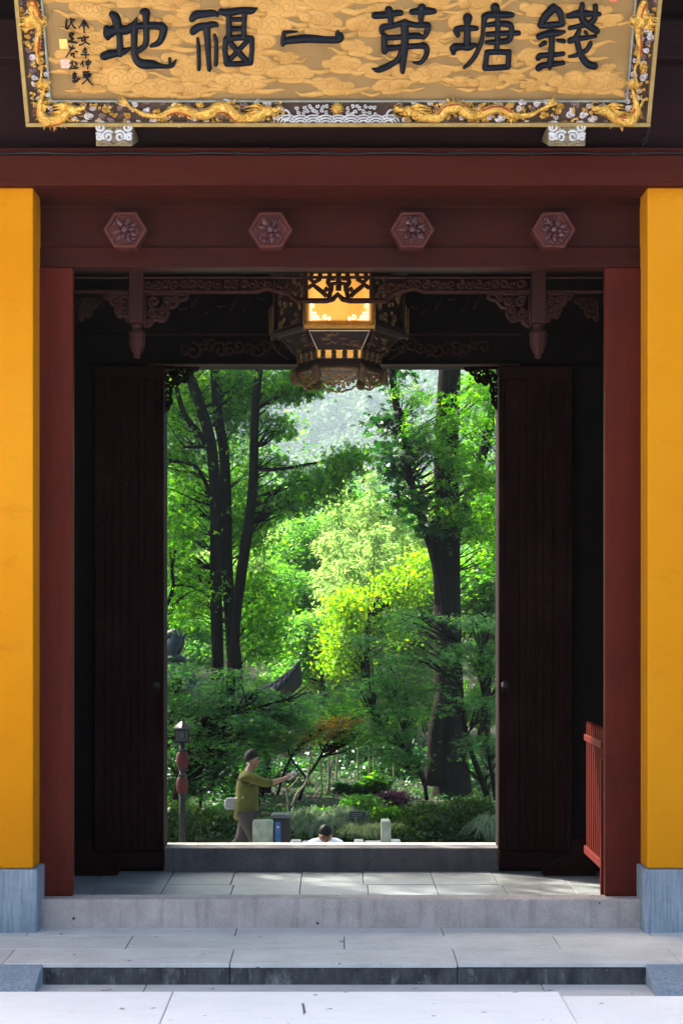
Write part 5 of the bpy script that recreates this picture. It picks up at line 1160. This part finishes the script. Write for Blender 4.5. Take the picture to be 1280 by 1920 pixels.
for py, lab in ((1425, 'upper red silk lantern hanging below the garden lamp'), (1472, 'lower red silk lantern hanging below the garden lamp')):
    c = P(342, py, ld-.13); e = empty('red_lantern', c, lab, 'lantern', 'red lanterns on the garden lamp')
    MB().lathe([(.04,-.112),(.060,-.093),(.074,-.05),(.078,0),(.074,.05),(.060,.093),(.04,.112)], (0,0,0), 24, .03, 12).build('shade', redl, e, smooth=True)
    for s in (-1, 1): MB().lathe([(.05,-.014),(.05,.014)], (0,0,s*.122), 16).build('ring', iron, e)
    MB().tube([(0,0,.13),(0,0,.20)], .004, 5).build('cord', iron, e); MB().tube([(0,0,-.13),(0,0,-.17)], [.006,.012], 6).build('tassel', redl, e)

# ------------------------------------------------------------------ pavilion roof with an upturned corner, mostly behind the maple
pd = 29.0; PV = empty('pavilion', (X(400, pd), pd+1.5, -1.66), 'grey tiled pavilion with upturned roof corner behind the left maple', 'building')
loc = lambda v: Vector(v) - Vector(PV.location)
tilem = mottled('pavilion_tile', (.018,.021,.027), (.045,.050,.060), 9, .75, bumps=.4)
ridge = spline([P(318,1218,pd+1.2), P(345,1252,pd+1.0), P(390,1290,pd+.7), P(445,1302,pd+.4), P(503,1287,pd), P(538,1264,pd-.3), P(553,1250,pd-.4), P(563,1239,pd-.45)], 6)
rg = MB(); rg.tube([loc(p) for p in ridge], [.055 - .042*(i/(len(ridge)-1))**2 for i in range(len(ridge))], 8); rg.build('hip_ridge', tilem, PV, smooth=True)
# sweeping roof plane under the ridge down to a curved eave
sh = MB(); n = len(ridge); tp = [1-(i/(n-1))**2.2 for i in range(n)]; ev = [Vector((p[0]-.04*tp[i], p[1]-.25*tp[i]-.01, p[2]-.01-.11*tp[i]-.17*(1-i/(n-1))**.6*tp[i])) for i, p in enumerate(ridge)]
back = [Vector((p[0], p[1]+2.0, p[2]-.45)) for p in ridge]
vs = []
for a, e_, b_ in zip(ridge, ev, back): vs += [loc(Vector(tuple(a))), loc(e_), loc(e_ + Vector((0, .05, -.03))), loc(b_)]
sh.add(vs, [f for i in range(n-1) for f in ((4*i, 4*i+1, 4*i+5, 4*i+4), (4*i+1, 4*i+2, 4*i+6, 4*i+5), (4*i+3, 4*i, 4*i+4, 4*i+7))])
sh.build('roof_plane', tilem, PV, smooth=True)
for i in range(2, n-4, 2):
    MB().tube([loc(Vector(tuple(ridge[i]))) + Vector((0, 0, .0)), loc(ev[i])], .03, 6).build('tile_roll', tilem, PV, smooth=True)
for px in (300, 400, 480): MB().tube([(X(px, pd)-PV.location.x, .2, 0), (X(px, pd)-PV.location.x, .2, 1.75)], .08, 10).build('column', M['door_lacquer'], PV, smooth=True)
MB().box(X(290, pd)-PV.location.x, X(500, pd)-PV.location.x, .6, .7, 0, 1.6).build('wall', M['door_lacquer'], PV)
# beast ornament on the ridge
om = MB(); oc = lambda a, b_: loc(P(a, b_, pd+1.0)); fl = (Vector((0,1,0)), .75)
om.tube([oc(322,1238), oc(318,1222), oc(322,1208), oc(330,1198), oc(326,1188), oc(318,1184)], [.10,.11,.10,.085,.07,.05], 9); om.tube([oc(330,1225), oc(340,1208), oc(343,1195), oc(349,1186)], [.07,.055,.04,.008], 7); om.tube([oc(334,1210), oc(338,1196), oc(341,1182)], [.045,.03,.006], 6)
om.tube([oc(320,1190), oc(311,1194), oc(307,1202)], [.05,.04,.02], 7); om.tube([oc(316,1214), oc(309,1222), oc(306,1216)], [.04,.03,.01], 6); om.tube([oc(326,1184), oc(332,1179), oc(337,1186)], [.03,.02,.008], 6)
om.tube([oc(312,1238), oc(330,1228), oc(350,1242)], [.06,.07,.05], 7); om.ball(tuple(oc(320,1188)), .06, 10, 7)
om.build('ridge_beast', mottled('ornament_slate', (.020,.026,.036), (.045,.055,.070), 12, .6, bumps=.4), PV, smooth=True)

# ------------------------------------------------------------------ people
def skin_obj(name, joints, edges, mat, parent, sub=2):
    me = bpy.data.meshes.new(name); me.from_pydata([j[:3] for j in joints], edges, []); me.update()
    o = place(name, me, mat, parent); o.modifiers.new('skin', 'SKIN'); lay = me.skin_vertices[0].data
    for i, j in enumerate(joints): r = j[3]; lay[i].radius = (r, r) if not hasattr(r, '__len__') else r; lay[i].use_root = (i == 0)
    s = o.modifiers.new('sub', 'SUBSURF'); s.levels = sub; s.render_levels = sub
    me.polygons.foreach_set('use_smooth', [True]*len(me.polygons)); o.modifiers['skin'].use_smooth_shade = True
    return o
skin_m = mottled('skin', (.17,.085,.052), (.22,.115,.07), 20, .5, bumps=0); hair_m = mottled('black_hair', (.003,.0025,.0025), (.007,.006,.0055), 60, .5, bumps=.5, stretch=(1,1,4), spec=.1)
def cloth(n, a, b_): return mottled(n, a, b_, 9, .85, bumps=.3, dist=.01, fine=25)
def hand(joints, edges, wi, wrist, d, side):
    """palm and five bent fingers grown from the wrist joint"""
    d = Vector(d).normalized(); s = Vector(side).normalized(); n = d.cross(s); w = Vector(wrist)
    k = len(joints); joints.append((*(w + d*.05), (.034, .018))); edges.append((wi, k)); palm = k
    joints.append((*(w + d*.085), (.036, .016))); edges.append((palm, k+1)); kn = k+1
    for f, L in zip((-1.5, -.5, .5, 1.5), (.055, .066, .070, .062)):
        b0 = w + d*.092 + s*.019*f; i0 = len(joints)
        joints.append((*b0, .0095)); joints.append((*(b0 + d*L*.55 + n*.006), .0085)); joints.append((*(b0 + d*L*.9 + n*.028), .0075)); edges += [(kn, i0), (i0, i0+1), (i0+1, i0+2)]
    i0 = len(joints); joints.append((*(w + d*.045 + s*.042), .011)); joints.append((*(w + d*.085 + s*.058 + n*.012), .009)); edges += [(palm, i0), (i0, i0+1)]
def face(e, c, f, skin_parent):
    """hair cap and facial features round head centre c, facing f"""
    f = Vector(f).normalized(); u = Vector((0,0,1)); u = (u - f*u.dot(f)).normalized(); s = f.cross(u); c = Vector(c)
    hb = MB()
    for i in range(9):
        th = math.pi*i/8*.62
        for k in range(16):
            a = 2*math.pi*k/16; rr_ = math.sin(th)
            dirv = (u*math.cos(th) + (f*math.cos(a) + s*math.sin(a))*rr_); fr_ = max(0, math.cos(a))*rr_
            hb.v.append(tuple(c + Vector((0,0,.0)) + (u*dirv.dot(u)*.122 + f*(dirv.dot(f)*.100 - .016*fr_ - .012*(i/8)) + s*dirv.dot(s)*.089) + u*(.02 + (.03*fr_*i/8))))
    for i in range(8):
        for k in range(16): hb.f.append((i*16+k, i*16+(k+1) % 16, (i+1)*16+(k+1) % 16, (i+1)*16+k))
    hb.build('hair', hair_m, e, smooth=True)
    eb = MB()
    for g in (-1, 1): eb.ball(tuple(c + f*.083 + s*.032*g + u*.008), .011, 8, 6, (1, 1, .55)); eb.tube([c + f*.088 + s*.016*g + u*.028, c + f*.085 + s*.046*g + u*.027], .004, 5)
    eb.build('eyes', hair_m, e, smooth=True)
    MB().tube([c + f*.088 - s*.022 - u*.052, c + f*.093 - u*.050, c + f*.088 + s*.022 - u*.052], [.003,.006,.003], 6).build('mouth', mottled('lips', (.22,.07,.06), (.26,.09,.07), 20, .5, bumps=0), e, smooth=True)
def headjoints(J, E, ni, c, f):
    f = Vector(f).normalized(); u = Vector((0,0,1)); u = (u - f*u.dot(f)).normalized(); s = f.cross(u); c = Vector(c); k = len(J)
    J += [(*(c - u*.085 + f*.025), .058), (*(c - u*.01 + f*.004), (.080, .088)), (*(c + u*.062), (.072, .080))]; E += [(ni, k), (k, k+1), (k+1, k+2)]
    J.append((*(c + f*.102 - u*.018), .012)); E.append((k+1, k+3))
    for g in (-1, 1): J.append((*(c + s*.088*g - u*.008 - f*.01), .014)); E.append((k+1, len(J)-1))
# walking person in profile, arm stretched forward to the right
wd = 23.2; wx = X(462, wd); WP = empty('person', (wx, wd, zg), 'person in olive yellow shirt walking right with an arm stretched forward', 'person')
H = Z(1409, wd) - zg; k = H/1.68
J = [(0,0,.92*k,.09), (.01,0,1.12*k,.08), (.02,0,1.30*k,.085), (.03,0,1.38*k,.055), (.045,0,1.475*k,.048)]; E = [(0,1),(1,2),(2,3),(3,4)]
hc = (.075, 0, 1.575*k); headjoints(J, E, 4, hc, (1, -.15, -.05))
def limb(a, pts):
    i = a
    for p in pts: J.append(p); E.append((i, len(J)-1)); i = len(J)-1
    return i
r1 = limb(3, [(.05,-.16,1.35*k,.040), (.26,-.20,1.27*k,.046), (.40,-.16,1.30*k,.036), (.50,-.13,1.335*k,.026)]); hand(J, E, r1, J[r1][:3], (1,.1,.25), (0,-.3,1))
l1 = limb(3, [(-.01,.16,1.35*k,.040), (-.12,.21,1.12*k,.046), (-.10,.20,.98*k,.036), (-.05,.18,.88*k,.026)]); hand(J, E, l1, J[l1][:3], (.2,0,-1), (1,0,.2))
for sy, fx in ((-1, .20), (1, -.22)):
    i = limb(0, [(.02,.09*sy,.84*k,.08), (fx*.55+.05,.10*sy,.48*k,.07), (fx*.6 if fx > 0 else fx*1.5,.10*sy,.30*k,.062), (fx if fx > 0 else fx*1.9,.10*sy,.09,.042)]); b = J[i]; limb(i, [(b[0]+.05,b[1],.045,.045), (b[0]+.16,b[1],.035,.036)])
skin_obj('body', J, E, skin_m, WP); face(WP, hc, (1, -.15, -.05), None)
T = [(0,0,.74*k,.20), (0,0,.86*k,.18), (.01,0,1.10*k,.160), (.02,0,1.30*k,.165), (.04,0,1.425*k,.105), (.05,-.17,1.37*k,.085), (.16,-.19,1.315*k,.072), (.27,-.20,1.275*k,.062), (.37,-.17,1.295*k,.056), (-.01,.17,1.37*k,.082), (-.07,.19,1.24*k,.07), (-.12,.21,1.12*k,.064)]
skin_obj('shirt', T, [(0,1),(1,2),(2,3),(3,4),(4,5),(5,6),(6,7),(7,8),(4,9),(9,10),(10,11)], cloth('olive_shirt', (.035,.042,.005), (.080,.078,.007)), WP)
T = [(0,0,.98*k,.150), (.02,-.09,.80*k,.125), (.17,-.10,.46*k,.095), (.13,-.10,.22*k,.085), (.18,-.10,.13*k,.08), (.02,.09,.80*k,.125), (-.08,.10,.46*k,.095), (-.32,.10,.28*k,.085), (-.40,.10,.15*k,.08)]
skin_obj('trousers', T, [(0,1),(1,2),(2,3),(3,4),(0,5),(5,6),(6,7),(7,8)], cloth('dusty_mauve_trousers', (.024,.018,.021), (.042,.032,.035)), WP)
ph = MB().box(-.035, .035, -.006, .006, -.07, .07).build('phone', mottled('white_phone', (.3,.3,.3), (.38,.38,.38), 9, .3, bumps=0), None, bevel=.008); ph.location = (wx+.60, wd-.13, zg+1.38*k); ph.rotation_euler = (.2, .9, .3); tag(ph, 'white phone held out by the walking person', 'phone')
bgm = mottled('white_bag_cloth', (.16,.17,.17), (.22,.22,.22), 9, .8, bumps=.2); BG = empty('shoulder_bag', (wx-.20, wd+.02, zg+.98*k), 'white shoulder bag on the back of the walking person', 'bag')
bm_ = MB(); bm_.prism([(-.08,-.07),(.08,-.07),(.10,.02),(.08,.09),(-.07,.09),(-.10,.0)], -.04, .04); bm_.build('pouch', bgm, BG, bevel=.03); MB().tube([(.09,.05,.10),(.19,.12,.30),(.24,.05,.46),(.26,-.12,.30),(.16,-.16,.10),(.05,-.06,.09)], .012, 6).build('strap', bgm, BG, smooth=True)
# seated man, head bowed
sd = 22.2; sx = X(610, sd); st_z = -2.005; SP = empty('person', (sx, sd, zg), 'man in a white shirt sitting with his head bowed', 'person'); zt = Z(1546, sd) - zg
hz = zt - .115; zs = hz - .60; f = (.02, -1, -.55)
J = [(0,.05,zs+.10,.09), (0,.03,zs+.28,.085), (0,-.02,zs+.43,.085), (0,-.04,zs+.50,.055), (0,-.075,zs+.56,.05)]; E = [(0,1),(1,2),(2,3),(3,4)]; hc = (0, -.10, hz); headjoints(J, E, 4, hc, f)
for s in (-1, 1):
    i = limb(3, [(.16*s,-.04,zs+.48,.038), (.23*s,-.10,zs+.26,.046), (.14*s,-.30,zs+.20,.036), (.08*s,-.40,zs+.20,.026)]); hand(J, E, i, J[i][:3], (-.3*s,-1,-.1), (0,0,1))
    i = limb(0, [(.10*s,-.05,zs+.07,.10), (.13*s,-.40,zs+.09,.07), (.13*s,-.42,max(.25, zs-.15),.06), (.13*s,-.42,.09,.042)]); b = J[i]; limb(i, [(b[0],b[1]-.10,.04,.04)])
skin_obj('body', J, E, skin_m, SP); face(SP, hc, f, None)
T = [(0,.05,zs+.06,.15), (0,.03,zs+.28,.145), (0,-.02,zs+.45,.15), (0,-.035,zs+.545,.10), (.17,-.04,zs+.51,.082), (.22,-.09,zs+.32,.068), (-.17,-.04,zs+.51,.082), (-.22,-.09,zs+.32,.068)]
skin_obj('shirt', T, [(0,1),(1,2),(2,3),(3,4),(4,5),(3,6),(6,7)], cloth('white_shirt', (.62,.63,.66), (.74,.75,.77)), SP)
T = [(0,.05,zs+.06,.155), (.10,-.05,zs+.06,.12), (.13,-.40,zs+.08,.09), (.13,-.42,.14,.07), (-.10,-.05,zs+.06,.12), (-.13,-.40,zs+.08,.09), (-.13,-.42,.14,.07)]
skin_obj('trousers', T, [(0,1),(1,2),(2,3),(0,4),(4,5),(5,6)], cloth('dark_trousers', (.015,.016,.02), (.03,.031,.036)), SP)
tag(box('stone_stool', sx-.22, sx+.22, sd-.12, sd+.30, zg, zg+max(.05, zs-.04), stone_light, None, .03), 'low stone block under the seated man', 'stool')

# ------------------------------------------------------------------ tree just outside on the left that dapples the doorway, and the far wood
make_tree('shade_tree', 'broad tree beside the garden steps, its crown above the doorway view', [[(-900,1700,17,44),(-890,1300,17,36),(-840,900,17,30),(-760,500,17,22)]], [], 'leaf_mid', BK, .13, seed=90, high=[((-8.7,15.2,7.0),(2.5,2.4,1.5),9000,0),((-5.62,15.35,7.0),(.30,.25,.3),500,0),((-5.1,14.85,6.6),(.16,.5,.2),300,0),((-6.0,14.75,7.1),(.25,.2,.3),300,0)])
make_tree('shade_tree', 'unseen spreading tree beyond the left door edge, added to shade the lamp post', [[(-250,1500,31,40),(-260,1200,31,34),(-250,800,31,28),(-230,500,31,20)]], [], 'leaf_mid', BK, .2, seed=91, high=[((-9.6,30.5,8.2),(3.4,3.2,1.8),7000,0)])  # this and the next three: unseen trees added to darken the garden
make_tree('shade_tree', 'unseen tall tree behind the three left trunks, added to shade the garden', [[(240,1500,34,30),(245,1100,34,26),(250,700,34,20),(252,500,34,14)]], [], 'leaf_mid', BK, .18, seed=92, high=[((-5.6,31.5,8.6),(2.6,2.6,1.5),6000,0)])
make_tree('shade_tree', 'unseen tree right of the garden steps, added to block skylight above them', [[(1500,1700,19,44),(1480,1200,19,36),(1380,800,19,30),(1200,400,19,22)]], [], 'leaf_mid', BK, .2, seed=93, high=[((1.0,19.5,7.6),(4.2,3.2,1.6),7000,0),((5.5,21,5.0),(2.2,4,2.6),4500,0)])
make_tree('shade_tree', 'unseen dense tree left of the garden path, added to block skylight', [[(-330,1700,22,40),(-320,1300,22,34),(-300,900,22,26)]], [], 'leaf_mid', BK, .2, seed=94, high=[((-5.6,21.5,3.6),(2.0,3.6,3.0),5000,0)])
def wood():
    rng = np.random.default_rng(5); pts = []; near = []; pn = []; nn = []; n = 0
    while n < 3100:
        far = n > 420
        y = 605 + 430*rng.random() if far else 80 + 120*rng.random(); x = rng.uniform(-1, 1)*(y*(.165 if far else .20) + (12 if far else 8)); z = ground_z(x, y); r = rng.uniform(4.5, 8.5) if far else rng.uniform(2.2, 3.6); h = rng.uniform(9, 19) if far else rng.uniform(5.5, 9.5)
        m = 95 if far else 680; q = rng.normal(size=(m, 3)); q /= np.linalg.norm(q, axis=1)[:, None]; lob = 1 + .28*np.sin(q[:, :1]*5 + n) * np.cos(q[:, 2:]*4 + n*1.7)
        p = q*rng.uniform(.72, 1.0, (m, 1))*lob*np.array([r, r, h*.62]) + np.array([x, y, z + h*.75]); (pts if far else near).append(p); (pn if far else nn).append(q + np.array([0, 0, .3])); n += 1
    me = leaf_mesh('far_wood', np.concatenate(pts), 2.1, .3, aspect=.75, rng=rng, nrm=np.concatenate(pn))
    tag(place('wood_edge', leaf_mesh('wood_edge', np.concatenate(near), .30, .3, aspect=.7, rng=rng, nrm=np.concatenate(nn)), M['leaf_pale']), 'belt of pale woodland between the garden trees and the hill', 'wood', kind='stuff')
    tag(place('far_wood', me, M['leaf_far']), 'hazy wooded hillside far behind the garden', 'wood', kind='stuff')
wood()
# air
hz_ = MB().box(-1300, 1300, -420, 2100, -3.2, 225).build('haze', None); tag(hz_, 'thin bluish morning haze lying over the garden and hill', 'haze', kind='stuff')
hm = bpy.data.materials.new('haze_air'); hm.use_nodes = True; nt = hm.node_tree; nt.nodes.clear(); o_ = nt.nodes.new('ShaderNodeOutputMaterial'); v_ = nt.nodes.new('ShaderNodeVolumePrincipled')
v_.inputs['Color'].default_value = (.66,.84,1,1); v_.inputs['Density'].default_value = .00021; v_.inputs['Anisotropy'].default_value = .35; nt.links.new(v_.outputs[0], o_.inputs['Volume']); hz_.data.materials.append(hm)
